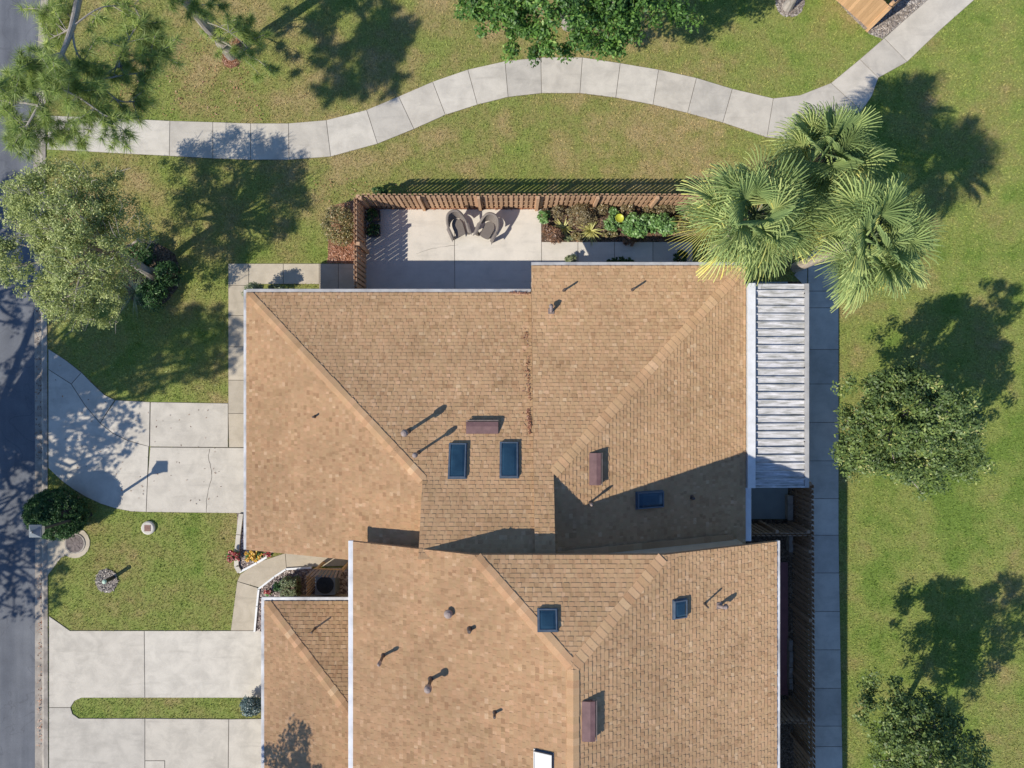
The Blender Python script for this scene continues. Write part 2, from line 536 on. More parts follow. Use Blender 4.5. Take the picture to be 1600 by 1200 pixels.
M['petal_red'] = mat_leaf('petal_red', [(0, (0.24, 0.015, 0.02)), (0.6, (0.40, 0.03, 0.035)), (1, (0.5, 0.12, 0.08))], 0.2)
M['petal_yellow'] = mat_leaf('petal_yellow', [(0, (0.55, 0.26, 0.01)), (0.6, (0.75, 0.42, 0.02)), (1, (0.8, 0.6, 0.08))], 0.2)
M['chips_grey'] = mat_leaf('chips_grey', [(0, (0.12, 0.095, 0.085)), (0.5, (0.28, 0.235, 0.205)), (1, (0.52, 0.46, 0.41))], 0.0)
M['pebble'] = mat_leaf('pebble', [(0, (0.10, 0.07, 0.065)), (0.5, (0.28, 0.21, 0.19)), (1, (0.66, 0.56, 0.5))], 0.0)


# ------------------------------------------------------------------ polygon helpers
def area(p):
    return 0.5 * sum(p[i][0] * p[(i + 1) % len(p)][1] - p[(i + 1) % len(p)][0] * p[i][1] for i in range(len(p)))


def inset(p, d):
    if area(p) < 0: p = p[::-1]
    n = len(p); out = []
    for i in range(n):
        a, b, c = Vector(p[i - 1]), Vector(p[i]), Vector(p[(i + 1) % n])
        e1 = (b - a).normalized(); e2 = (c - b).normalized()
        n1 = Vector((-e1.y, e1.x)); n2 = Vector((-e2.y, e2.x))
        k = n1 + n2
        den = 1 + n1.dot(n2)
        if den < 0.3: den = 0.3
        out.append(tuple(b + k * (d / den)))
    return out


def pip(P, poly):
    x, y = P[:, 0], P[:, 1]
    ins = np.zeros(len(P), bool)
    n = len(poly); j = n - 1
    for i in range(n):
        xi, yi = poly[i]; xj, yj = poly[j]
        if yi != yj:
            c = ((yi > y) != (yj > y)) & (x < (xj - xi) * (y - yi) / (yj - yi) + xi)
            ins ^= c
        j = i
    return ins


def smooth_poly(pts, n=6):
    """open Catmull-Rom through points"""
    out = []
    P = [pts[0]] + list(pts) + [pts[-1]]
    for i in range(1, len(P) - 2):
        p0, p1, p2, p3 = [np.array(q, float) for q in P[i - 1:i + 3]]
        for k in range(n):
            t = k / n
            out.append(tuple(0.5 * ((2 * p1) + (-p0 + p2) * t + (2 * p0 - 5 * p1 + 4 * p2 - p3) * t * t + (-p0 + 3 * p1 - 3 * p2 + p3) * t ** 3)))
    out.append(tuple(pts[-1]))
    return out


EXCL = []       # polygons (world xy) where no grass grows


def wpoly(px):
    return [G(*p) for p in px]


def slabs(name, panels, mat, z=0.03, gap=0.011, exclude=True, thick=0.12, parent=None):
    mb = MB()
    for p in panels:
        w = wpoly(p)
        if exclude: EXCL.append(w)
        mb.prism(inset(w, gap), z - thick, z)
    o = mb.build(name, mat, parent)
    if parent is None: tag(o, kind='structure')
    jb = MB()
    for p in panels:
        jb.prism(inset(wpoly(p), 0.0008), z - 0.1, z - 0.012)
    tag(jb.build('slab_joint', M['crack']), kind='structure')
    return o


def sheet(name, px, mat, z=0.012, kind='structure', exclude=True):
    w = wpoly(px)
    if exclude: EXCL.append(w)
    mb = MB(); mb.prism(w, z - 0.05, z)
    o = mb.build(name, mat)
    return tag(o, kind=kind)


# ------------------------------------------------------------------ ground
mb = MB(); mb.poly([(-400, -400, -0.16), (400, -400, -0.16), (400, 400, -0.16), (-400, 400, -0.16)])
tag(mb.build('ground', M['lawn']), kind='structure')

edge_road = [(68, -300), (64, -60), (62, 0), (57, 75), (54, 160), (51, 230), (50, 300), (51, 400), (52, 500), (53, 700), (53, 900), (53, 1200), (53, 1500)]
edge_lawn = [(84, -300), (78, -60), (76, 0), (74, 75), (72, 160), (72, 250), (72, 350), (73, 430), (74, 500), (75, 700), (75, 900), (76, 1200), (76, 1500)]
er = [G(*p) for p in edge_road]; el = [G(*p) for p in edge_lawn]
# lawn sheet (east of the kerb)
mb = MB()
mb.poly([(p[0], p[1], 0.0) for p in [(el[0][0], 200)] + el + [(el[-1][0], -200), (300, -200), (300, 200)]][::-1])
tag(mb.build('lawn', M['lawn']), kind='structure')
# road
mb = MB()
mb.poly([(p[0], p[1], -0.075) for p in [(er[0][0], 200)] + er + [(er[-1][0], -200), (-26.5, -200), (-26.5, 200)]][::-1])
tag(mb.build('road', M['asphalt']), kind='structure')
# far side lawn
mb = MB(); mb.box(-300, -27.1, -200, 200, -0.15, 0.0)
tag(mb.build('verge', M['lawn']), kind='structure')
# kerb with gutter pan: profile swept along the road edge
mb = MB()
def kerb_profile(a, b):
    a = Vector(a); b = Vector(b)
    d = b - a
    return [(a, -0.12), (a, -0.062), (a + d * 0.48, -0.068), (a + d * 0.60, 0.012), (a + d * 0.72, 0.034), (b, 0.034), (b, -0.1)]
segs = []
prev = None
for (a, b) in zip([(er[0][0], 150)] + er + [(er[-1][0], -150)], [(el[0][0], 150)] + el + [(el[-1][0], -150)]):
    segs.append([Vector((p.x, p.y, z)) for p, z in kerb_profile(a, b)])
for s0, s1 in zip(segs[:-1], segs[1:]):
    for k in range(len(s0) - 1):
        mb.poly([s0[k], s1[k], s1[k + 1], s0[k + 1]])
tag(mb.build('kerb', M['concrete_curb']), kind='structure')
EXCL.append([(-60, 60)] + el + [(-60, -60)])

# winding pavement
top_e = [(62, 181), (130, 183), (200, 186), (266, 189), (333, 191), (392, 193), (451, 193), (510, 188), (573, 172), (623, 151), (676, 128), (731, 109), (789, 96), (845, 90), (910, 90), (969, 99), (1029, 109), (1088, 122), (1144, 139), (1208, 154)]
bot_e = [(62, 234), (135, 237), (205, 241), (265, 244), (333, 248), (392, 250), (452, 250), (517, 245), (590, 225), (647, 202), (696, 180), (746, 164), (794, 152), (846, 146), (906, 146), (962, 153), (1020, 164), (1074, 177), (1129, 192), (1198, 215)]
panels = []
for i in range(len(top_e) - 1):
    panels.append([top_e[i], top_e[i + 1], bot_e[i + 1], bot_e[i]])
panels += [[(1208, 154), (1250, 149), (1298, 130), (1346, 174), (1300, 202), (1245, 219), (1198, 215)],
           [(1298, 130), (1343, 93), (1372, 122), (1362, 150), (1346, 174)],
           [(1343, 93), (1381, 60), (1417, 97), (1372, 122)],
           [(1381, 60), (1418, 27), (1449, 0), (1480, -27), (1560, -27), (1522, 0), (1470, 46), (1417, 97)],
           [(1480, -27), (1700, -220), (1790, -220), (1560, -27)]]
panels[0][0] = (77, 181); panels[0][3] = (74, 234)
slabs('pavement', panels, M['concrete'])

# upper driveway
arc = [(112, 600), (134, 634), (157, 661), (177, 677), (200, 688), (220, 694), (233, 697)]
drv = [
    [(235, 698.5), (384, 699.5), (384, 802), (229, 800), (231, 750)],
    [(235.5, 628), (357, 630), (357, 699), (234.5, 698)],
    [(181, 625), (235, 628), (234, 698), (220, 694), (200, 688), (177, 677), (157, 661)],
    [(128, 582), (150, 604), (164, 617), (180, 625), (157, 661), (134, 634), (112, 600)],
    [(76, 545), (104, 563), (128, 582), (112, 600), (76, 577)],
    [(76, 577)] + arc + [(229, 800), (205, 799), (180, 794), (158, 787), (136, 777), (116, 765), (98, 752), (84, 739), (76, 731)],
]
slabs('driveway', drv, M['concrete'], gap=0.014)
# entrance path beside the street wall
pth = [[(357, 412), (389, 412), (389, 446), (357, 446)], [(389, 412), (443, 412), (443, 444), (389, 444)], [(443, 412), (499, 412), (499, 444), (443, 444)],
       [(499, 412), (529, 412), (529, 455), (499, 455)], [(529, 412), (556, 412), (556, 455), (529, 455)], [(357, 446), (400, 446), (400, 493), (357, 493)],
       [(357, 493), (400, 493), (400, 542), (357, 542)], [(357, 542), (400, 542), (400, 594), (357, 594)], [(357, 594), (400, 594), (400, 646), (357, 646)], [(357, 646), (400, 646), (400, 699), (358, 699)]]
slabs('path', pth, M['concrete_beige'])
# patio and the walk along the bed
slabs('patio', [[(570, 327), (710, 327), (711, 490), (570, 490)], [(710, 327), (846, 327), (846, 440), (830, 490), (711, 490)]], M['concrete_new'])
slabs('walk', [[(846, 378), (903, 378), (903, 430), (846, 430)], [(903, 378), (960, 378), (960, 430), (903, 430)], [(960, 378), (1020, 378), (1020, 430), (960, 430)], [(1020, 378), (1082, 378), (1082, 430), (1020, 430)]], M['concrete_new'])
# walk east of the houses
joints = [413, 455, 481, 546, 600, 660, 720, 779, 836, 895, 955, 1015, 1075, 1134, 1166, 1230, 1290, 1350]
we = []
for a, b in zip(joints[:-1], joints[1:]):
    xa = 1310 + max(0, (a - 850)) * 6 / 350; xb = 1310 + max(0, (b - 850)) * 6 / 350
    we.append([(1262, a), (xa, a), (xb, b), (1262, b)])
we.append([(1240, 430), (1261, 452), (1261.5, 412.5), (1308, 412.5), (1313, 376), (1286, 370)])
slabs('side_walk', we, M['concrete'])
# lower driveway
ld = [[(77, 962), (110, 985), (226, 985), (227, 1090), (128, 1090), (117, 1095), (111, 1105), (77, 1105)],
      [(226, 985), (440, 985), (440, 1090), (227, 1090)],
      [(77, 1105), (111, 1105), (114, 1115), (124, 1122), (227, 1122), (227, 1188), (227, 1290), (77, 1290)],
      [(258, 1188), (227, 1188), (227, 1122), (358, 1123), (356, 1290), (258, 1290)], [(227, 1188), (258, 1188), (258, 1290), (227, 1290)],
      [(358, 1123), (440, 1122), (440, 1290), (356, 1290)]]
slabs('neighbour_driveway', ld, M['concrete'], gap=0.014)
# front walk of the neighbour
slabs('front_path', [[(361, 985), (366, 945), (371, 908), (403, 918), (402, 945), (398, 985)], [(371, 908), (376, 897), (403, 878), (446, 864), (448, 888), (430, 899), (406, 918)],
                     [(446, 864), (560, 864), (560, 884), (500, 885), (448, 888)]], M['concrete_beige'])
# apron round the manhole
ap = [(72, 906), (76, 897), (96, 871), (101, 869)] + [(117 + 24 * math.cos(R(a)), 848 - 24 * math.sin(R(a))) for a in range(-130, 100, 20)] + [(100, 830), (72, 842)]
slabs('manhole_apron', [ap], M['concrete_beige'], gap=0.0)
# maroon terrace and grey slab behind the fences
slabs('terrace', [[(1160, 878), (1231, 878), (1231, 1086), (1160, 1086)]], M['maroon'])
slabs('rear_slab', [[(1150, 440), (1231, 440), (1231, 811), (1150, 811)]], M['pool_grey'])
sheet('side_yard', [(1150, 811.5), (1231.5, 811.5), (1231.5, 440), (1261, 440), (1261, 1300), (1150, 1300)], M['soil'], 0.008)
# hair cracks
mb = MB()
def crack(pts, w=0.018, z=0.0335):
    q = [Vector((*G(*p), z)) for p in smooth_poly(pts, 4)]
    q = [p + Vector((random.uniform(-.02, .02), random.uniform(-.02, .02), 0)) for p in q]
    for a, b in zip(q[:-1], q[1:]):
        d = (b - a); n = Vector((-d.y, d.x, 0)).normalized() * w * random.uniform(0.3, 0.7)
        mb.poly([a - n, b - n, b + n, a + n])
crack([(328, 701), (327, 715), (331, 736), (329, 755), (324, 776), (323, 800)])
tag(mb.build('crack', M['crack']), kind='structure')
mb = MB()
crack([(650, 397), (672, 390), (690, 386), (716, 383)], 0.010)
tag(mb.build('crack', M['crack']), kind='structure')

# beds
sheet('mulch_bed', [(846, 322), (1110, 322), (1110, 379), (846, 379)], M['soil'], 0.02)
sheet('mulch_strip', [(556, 318), (846, 318), (846, 327), (556, 327)], M['mulch'], 0.02)
sheet('leaf_bed', [(512, 392), (516, 322), (556, 312), (570, 312), (570, 411), (513, 411)], M['mulch'], 0.012)
sheet('wall_bed', [(846, 413), (1082, 413), (1082, 440), (846, 440)], M['soil'], 0.008, exclude=False)
sheet('gravel_bed', [(406, 919), (430, 900), (448, 889), (560, 886), (560, 960), (440, 960), (425, 985), (399, 985), (403, 945)], M['gravel'], 0.015)
sheet('flower_bed', [(371, 800), (400, 800), (400, 868), (430, 862), (403, 877), (374, 893), (369, 870)], M['gravel'], 0.015)
def ring(cx, cy, rx, ry, n=28, j=0.06):
    return [(cx + rx * math.cos(2 * PI * k / n) * random.uniform(1 - j, 1 + j), cy + ry * math.sin(2 * PI * k / n) * random.uniform(1 - j, 1 + j)) for k in range(n)]
sheet('tree_bed', ring(235, 428, 48, 50), M['soil'], 0.015)
sheet('pine_mulch', ring(362, 82, 19, 24), M['mulch'], 0.015)
sheet('tree_mulch', ring(1234, 2, 23, 25), M['stone_mulch'], 0.015)
sheet('post_mulch', ring(167, 907, 17, 18), M['stone_mulch'], 0.015)
sheet('fence_gravel', [(1262, -60), (1300, -8), (1330, 26), (1358, 53), (1379, 61), (1418, 28), (1449, 0), (1490, -40), (1440, -60), (1360, 42), (1310, -6)], M['stone_mulch'], 0.012)


# ------------------------------------------------------------------ houses
def clip_half(poly, n, c, keep_ge=True):
    out = []
    L = len(poly)
    for i in range(L):
        a, b = poly[i], poly[(i + 1) % L]
        da = a[0] * n[0] + a[1] * n[1] - c
        db = b[0] * n[0] + b[1] * n[1] - c
        if not keep_ge: da, db = -da, -db
        if da >= 0: out.append(a)
        if (da > 0 and db < 0) or (da < 0 and db > 0):
            t = da / (da - db)
            out.append((a[0] + (b[0] - a[0]) * t, a[1] + (b[1] - a[1]) * t))
    return out


CAPN = [0]


class Plane:
    def __init__(s, e0, n, z0, slope):
        s.e0, s.n, s.z0, s.slope = e0, n, z0, slope

    def t(s, x, y):
        return (x - s.e0[0]) * s.n[0] + (y - s.e0[1]) * s.n[1]

    def z(s, x, y):
        return s.z0 + s.slope * s.t(x, y)

    def hit(s, px, py):
        z = s.z0 + 1
        for _ in range(12):
            x, y = G(px, py, z)
            z = s.z(x, y)
        return x, y, z

    def frame(s, x, y, rz=0.0):
        """local frame on the slope: +y points up the slope, +z off the roof"""
        up = Vector((s.n[0], s.n[1], s.slope)).normalized()
        ac = Vector((s.n[1], -s.n[0], 0))
        nz = ac.cross(up)
        Mx = Matrix((ac, up, nz)).transposed().to_4x4()
        Mx.translation = Vector((x, y, s.z(x, y)))
        return Mx @ Matrix.Rotation(rz, 4, 'Z')


def courses(mb, pl, poly, expo=0.133):
    n = pl.n
    r = expo / math.sqrt(1 + pl.slope ** 2)
    al = (-n[1], n[0])
    ts = [pl.t(*p) for p in poly]
    k0, k1 = math.floor(min(ts) / r), math.ceil(max(ts) / r)
    base = pl.e0[0] * n[0] + pl.e0[1] * n[1]
    for k in range(k0, k1):
        b = clip_half(poly, n, base + k * r, True)
        if len(b) < 3: continue
        b = clip_half(b, n, base + (k + 1) * r, False)
        if len(b) < 3: continue
        us = [p[0] * al[0] + p[1] * al[1] for p in b]
        u = min(us) - random.uniform(0, 0.2)
        thick = random.random() < 0.5
        while u < max(us):
            e = u + (random.uniform(0.09, 0.17) if thick else random.uniform(0.05, 0.13))
            c = clip_half(b, al, u, True)
            if len(c) >= 3: c = clip_half(c, al, e, False)
            u = e
            lf = random.uniform(0.013, 0.019) if thick else random.uniform(0.003, 0.007)
            if random.random() < 0.85: thick = not thick
            if len(c) < 3: continue
            CAPN[0] += 1
            uv = (CAPN[0] % 911 + 0.5, CAPN[0] // 911 + 0.5)
            pts = [(p[0], p[1], pl.z(*p) + lf * (1 - (pl.t(*p) / r - k)) + 0.001) for p in c]
            mb.poly(pts, [uv] * len(pts))
            L = len(c)
            for i in range(L):
                j = (i + 1) % L
                if abs(pl.t(*c[i]) - k * r) < 1e-4 and abs(pl.t(*c[j]) - k * r) < 1e-4:
                    a, d = pts[i], pts[j]
                    mb.poly([a, d, (d[0], d[1], d[2] - lf - 0.004), (a[0], a[1], a[2] - lf - 0.004)], [uv] * 4)


def deck(mb, pl, poly, top=0.012, bot=0.17):
    if area(poly) < 0: poly = poly[::-1]
    hi = [(p[0], p[1], pl.z(*p) - top) for p in poly]
    lo = [(p[0], p[1], pl.z(*p) - bot) for p in poly]
    mb.poly(hi); mb.poly(lo[::-1])
    for i in range(len(poly)):
        j = (i + 1) % len(poly)
        mb.poly([lo[i], lo[j], hi[j], hi[i]])


def caps(mb, a, b, pa, pb, w=0.17, step=0.2):
    """hip or ridge caps from low end a to high end b (xy), lying over planes pa and pb"""
    a, b = Vector(a), Vector(b)
    d = b - a; L = d.length; d.normalize()
    nn = Vector((-d.y, d.x))
    i = 0
    s = 0.0
    def zz(p):
        return min(pa.z(p.x, p.y), pb.z(p.x, p.y))
    while s < L - 0.02:
        CAPN[0] += 1
        e = min(s + step + 0.03, L)
        wl = w * random.uniform(0.95, 1.05)
        up0, up1 = 0.032, 0.022
        c0, c1 = a + d * s, a + d * e
        uv = (CAPN[0] % 911 + 0.5, CAPN[0] // 911 + 0.5)
        L0, L1 = c0 + nn * wl, c1 + nn * wl
        R0, R1 = c0 - nn * wl, c1 - nn * wl
        f = lambda p, u: (p.x, p.y, zz(p) + u)
        for q in ([f(L0, up0), f(c0, up0), f(c1, up1), f(L1, up1)], [f(c0, up0), f(R0, up0), f(R1, up1), f(c1, up1)]):
            mb.poly(q, [uv] * 4)
        # butt and side faces
        for p, q2 in ((L0, c0), (c0, R0)):
            mb.poly([f(p, up0), f(q2, up0), f(q2, 0.01), f(p, 0.01)], [uv] * 4)
        for p, q2, in ((L0, L1), (R0, R1)):
            mb.poly([f(p, up0), f(q2, up1), f(q2, 0.0), f(p, 0.0)], [uv] * 4)
        s += step
        i += 1


def gutter(name, p0, p1, z, outward, mat, parent, w=0.125, d=0.11, seams=None):
    """open trough along an eave"""
    mb = MB()
    a, b = Vector((*p0, z)), Vector((*p1, z))
    o = Vector((*outward, 0))
    prof = [(0, 0.004), (0, -d), (w * 0.8, -d), (w, -d * 0.35), (w, 0.0), (w * 0.93, 0.012), (w * 0.5, 0.010)]
    A = [a + o * x + Vector((0, 0, y)) for x, y in prof]
    B = [b + o * x + Vector((0, 0, y)) for x, y in prof]
    n = len(prof)
    for i in range(n):
        j = (i + 1) % n
        mb.poly([A[i], A[j], B[j], B[i]])
    mb.poly(A); mb.poly(B[::-1])
    # overlapping joint sleeves
    L = (b - a).length
    dirv = (b - a).normalized()
    k = random.uniform(1.2, 2.2)
    while k < L:
        c = a + dirv * k
        h = dirv * 0.02
        P_ = [c + o * x * 1.03 + Vector((0, 0, y + (0.004 if y >= 0 else -0.004))) for x, y in prof]
        Q_ = [p + h * 2 for p in P_]
        for i in range(n):
            j = (i + 1) % n
            mb.poly([P_[i], P_[j], Q_[j], Q_[i]])
        mb.poly(P_); mb.poly(Q_[::-1])
        k += random.uniform(2.6, 3.4)
    ob = mb.build(name, mat, parent)
    return ob


def skylight(pl, px0, py0, px1, py1, parent, hgt=0.105, glass='glass'):
    """rectangle in photo pixels lying on plane pl"""
    cx, cy = (px0 + px1) / 2, (py0 + py1) / 2
    x, y, z = pl.hit(cx, cy)
    k = (H - z - hgt) / F
    wx, wy = abs(px1 - px0) * k, abs(py1 - py0) * k
    horiz = abs(pl.n[1]) > 0.5      # slope runs along y
    sl = math.sqrt(1 + pl.slope ** 2)
    a, b = (wx, wy * sl) if horiz else (wy, wx * sl)
    Mx = pl.frame(x, y)
    h = hgt
    fr = MB()
    for (x0, x1, y0, y1) in ((-a / 2, a / 2, -b / 2, -b / 2 + 0.035), (-a / 2, a / 2, b / 2 - 0.035, b / 2), (-a / 2, -a / 2 + 0.035, -b / 2 + 0.035, b / 2 - 0.035), (a / 2 - 0.035, a / 2, -b / 2 + 0.035, b / 2 - 0.035)):
        fr.box(x0, x1, y0, y1, -0.02, h, Mx)
    # flashing skirt
    fr.box(-a / 2 - 0.03, a / 2 + 0.03, -b / 2 - 0.03, b / 2 + 0.03, 0.012, 0.03, Mx)
    o = fr.build('skylight', M['frame'], parent)
    g = MB()
    nx = 6
    A, B = a / 2 - 0.0352, b / 2 - 0.0352
    gr = [[Mx @ Vector((-A + 2 * A * i / nx, -B + 2 * B * j / nx, h - 0.02 + 0.035 * (1 - (2 * i / nx - 1) ** 4) * (1 - (2 * j / nx - 1) ** 4))) for i in range(nx + 1)] for j in range(nx + 1)]
    for j in range(nx):
        for i in range(nx):
            g.poly([gr[j][i], gr[j][i + 1], gr[j + 1][i + 1], gr[j + 1][i]])
    g.build('pane', M[glass], o, smooth=True)
    return o


def box_vent(pl, px0, py0, px1, py1, parent):
    """slant-backed attic vent: top folds up away from the slope, open louvre at the downhill side"""
    cx, cy = (px0 + px1) / 2, (py0 + py1) / 2
    x, y, z = pl.hit(cx, cy)
    k = (H - z - 0.15) / F
    wx, wy = abs(px1 - px0) * k, abs(py1 - py0) * k
    horiz = abs(pl.n[1]) > 0.5
    sl = math.sqrt(1 + pl.slope ** 2)
    a, b = (wx, wy * sl) if horiz else (wy, wx * sl)
    a *= 0.95; b *= 0.72
    Mx = pl.frame(x, y)
    mb = MB()
    prof = [(b / 2, 0.015), (b / 2, 0.03), (-b * 0.08, 0.145), (-b / 2, 0.175), (-b / 2, 0.115), (-b * 0.28, 0.09), (-b * 0.28, 0.015)]
    lo = [Mx @ Vector((-a / 2, p[0], p[1])) for p in prof]
    hi = [Mx @ Vector((a / 2, p[0], p[1])) for p in prof]
    n = len(prof)
    for i in range(n):
        j = (i + 1) % n
        mb.poly([lo[i], hi[i], hi[j], lo[j]])
    mb.poly(lo); mb.poly(hi[::-1])
    o = mb.build('roof_vent', M['vent'], parent)
    lv = MB()
    lv.box(-a / 2 - 0.005, a / 2 + 0.005, -b / 2 - 0.065, -b / 2 - 0.045, 0.125, 0.16, Mx)
    lv.box(-a / 2, -a / 2 + 0.02, -b / 2 - 0.0445, -b / 2 + 0.03, 0.03, 0.112, Mx)
    lv.box(a / 2 - 0.02, a / 2, -b / 2 - 0.0445, -b / 2 + 0.03, 0.03, 0.112, Mx)
    lv.box(-a / 2 + 0.021, a / 2 - 0.021, -b / 2 - 0.044, -b / 2 + 0.02, 0.03, 0.045, Mx)
    lv.build('louvre', M['galv'], o)
    return o


def pipe(pl, px, py, h, r, parent, cap=None, mat='pipe'):
    x, y, z = pl.hit(px, py)
    mb = MB()
    mb.lathe([(r, z - 0.1), (r, z + h - 0.012), (r * 0.75, z + h)], (x, y), 14)
    # lead flashing collar
    mb.lathe([(r * 1.7, z + 0.0), (r * 1.5, z + 0.04), (r * 1.2, z + 0.07), (r * 1.02, z + 0.09)], (x, y), 14)
    o = mb.build('vent_pipe', M[mat], parent, smooth=False)
    if cap:
        c = MB()
        c.lathe([(r * 1.15, z + h - 0.06), (cap, z + h - 0.03), (cap * 1.02, z + h + 0.02), (cap * 0.95, z + h + 0.12), (cap * 0.6, z + h + 0.17), (0.01, z + h + 0.19)], (x, y), 18)
        c.build('pipe_cap', M['galv'], o, smooth=True)
    return o


def gooseneck(pl, px, py, parent):
    x, y, z = pl.hit(px, py)
    mb = MB()
    Mx = pl.frame(x, y)
    pth = [Mx @ Vector(p) for p in ((0, 0.04, 0), (0, 0.04, 0.12), (0, 0.02, 0.2), (0, -0.05, 0.235), (0, -0.1, 0.2), (0, -0.115, 0.15))]
    mb.tube(pth, [0.05, 0.05, 0.055, 0.06, 0.068, 0.08], 12)
    mb.box(-0.1, 0.1, -0.09, 0.12, 0.015, 0.024, Mx)
    return mb.build('vent_hood', M['galv'], parent)


def dome_vent(pl, px, py, parent):
    x, y, z = pl.hit(px, py)
    mb = MB()
    mb.lathe([(0.08, z - 0.05), (0.08, z + 0.12), (0.13, z + 0.13), (0.125, z + 0.19), (0.07, z + 0.24), (0.01, z + 0.25)], (x, y), 18)
    return mb.build('vent_hood', M['galv'], parent, smooth=True)


# ---- house with the patio
EZ = 2.48
KE = (H - EZ) / F
XW, XE = -415 * KE, 365 * KE
YL, YR = 143 * KE, 185 * KE
XS = 0.69                            # the small step between the two north slopes
z1 = 5.30; x1, y1 = G(660, 750, z1)
z2 = 5.40; x2, y2 = G(865, 740, z2)
YS = -5.30
pW = Plane((XW, 0), (1, 0), EZ, (z1 - EZ) / (x1 - XW))
pNL = Plane((0, YL), (0, -1), EZ, (z1 - EZ) / (YL - y1))
pNR = Plane((0, YR), (0, -1), EZ, (z2 - EZ) / (YR - y2))
pE = Plane((XE, 0), (-1, 0), EZ, (z2 - EZ) / (XE - x2))
YSW = -5.90
polyW = [(XW, YSW), (-4.35, YSW + 0.08), (-4.35, YS), (x1, YS), (x1, y1), (XW, YL)]
polyNL = [(XW, YL), (x1, y1), (x1, YS), (XS, YS), (XS, YL)]
polyNR = [(XS, YR), (XS, YS), (x2, YS), (x2, y2), (XE, YR)]
polyE = [(XE, YR), (x2, y2), (x2, -5.45), (XE, -5.75)]

house = empty('house', (-1, -1, 0), 'tan shingled house with two tall blue skylights, L-shaped roof over the white patio', 'house')
rf = MB(); dk = MB()
for pl, po in ((pW, polyW), (pNL, polyNL), (pNR, polyNR), (pE, polyE)):
    courses(rf, pl, po)
    deck(dk, pl, po)
roof = rf.build('roof', M['shingle'], house)
dk.build('fascia', M['fascia'], house)
for a_, b_, p_, q_ in (((XW + 0.12, YL - 0.12), (x1, y1), pW, pNL), ((XE - 0.12, YR - 0.12), (x2, y2), pE, pNR)):
    cp = MB(); caps(cp, a_, b_, p_, q_)
    cp.build('hip_cap', M['cap'], roof)
# sloping capped rake along the party wall, east side
cp = MB()
pCap = Plane((XE, 0), (-1, 0), EZ + 0.10, pE.slope)
caps(cp, (XE - 0.55, -5.44), (x2 + 0.1, -5.44), pCap, pCap, 0.17, 0.29)
cp.build('rake_cap', M['shingle'], roof)
# walls
wl = MB()
def wall_x(mb, x, y0, y1, zb, zt0, zt1, th=0.15):
    for s in (0, 1):
        pass
    a = [(x, y0, zb), (x, y1, zb), (x, y1, zt1), (x, y0, zt0)]
    b = [(x + th, p[1], p[2]) for p in a]
    mb.poly(a); mb.poly(b[::-1])
    for i in range(4):
        j = (i + 1) % 4
        mb.poly([a[i], a[j], b[j], b[i]])
fx0, fx1 = XW + 0.55, XE - 0.55
foot = [(fx0, YL - 0.55), (XS - 0.0, YL - 0.55), (XS, YR - 0.55), (fx1, YR - 0.55), (fx1, -5.4), (fx0, -5.4)]
wl.prism(foot, 0, 2.33)
wl.poly([(fx0, -5.4, 2.33), (-4.4, -5.4, 2.33), (-4.4, -5.4, pW.z(-4.4, -5.4) - 0.18), (fx0, -5.4, pW.z(fx0, -5.4) - 0.18)])
wall_x(wl, x1 + 0.06, YS, y1 - 0.2, 4.7, pNL.z(0, YS) - 0.175, pNL.z(0, y1 - 0.2) - 0.175)
wall_x(wl, x2 - 0.21, YS, y2 - 0.2, 4.7, pNR.z(0, YS) - 0.175, pNR.z(0, y2 - 0.2) - 0.175)
wl.build('wall', M['wall'], house)
EXCL.append(foot)
gutter('gutter', (XW - 0.01, YL + 0.012), (XS - 0.02, YL + 0.012), EZ - 0.035, (0, 1), M['gutter_grey'], house)
gutter('gutter', (XS, YR + 0.012), (XE, YR + 0.012), EZ - 0.035, (0, 1), M['gutter_grey'], house)
gutter('gutter', (XW - 0.012, YSW), (XW - 0.012, YL + 0.1), EZ - 0.035, (-1, 0), M['gutter_pale'], house, 0.10)
gutter('gutter', (XE + 0.012, -5.6), (XE + 0.012, -3.7), EZ - 0.035, (1, 0), M['gutter_white'], house, 0.2)
skylight(pNL, 702, 695, 728, 746, house)
skylight(pNL, 782, 693, 809, 745, house)
skylight(pE, 992, 768, 1036, 793, house, 0.14)
box_vent(pNL, 727, 659, 780, 681, house)
box_vent(pE, 917, 706, 938, 759, house)
pipe(pNL, 638, 674, 0.78, 0.055, house, 0.115)
pipe(pNL, 654, 707, 0.80, 0.04, house, 0.085)
gooseneck(pNR, 861, 486, house)
pipe(pNR, 881, 454, 0.42, 0.035, house)
pipe(pNR, 988, 453, 0.42, 0.035, house)
pipe(pW, 492, 651, 0.25, 0.035, house)
pipe(pE, 922, 785, 0.36, 0.035, house, 0.05)
pipe(pE, 1081, 777, 0.28, 0.05, house)
# dryer flue seen dark
# downspout at the street corner
ds = MB()
ds.tube([(XW - 0.05, -5.75, EZ - 0.1), (XW + 0.2, -5.75, EZ - 0.35), (XW + 0.47, -5.75, EZ - 0.5), (XW + 0.47, -5.75, 0.1)], 0.04, 8)
ds.build('downspout', M['white'], house)

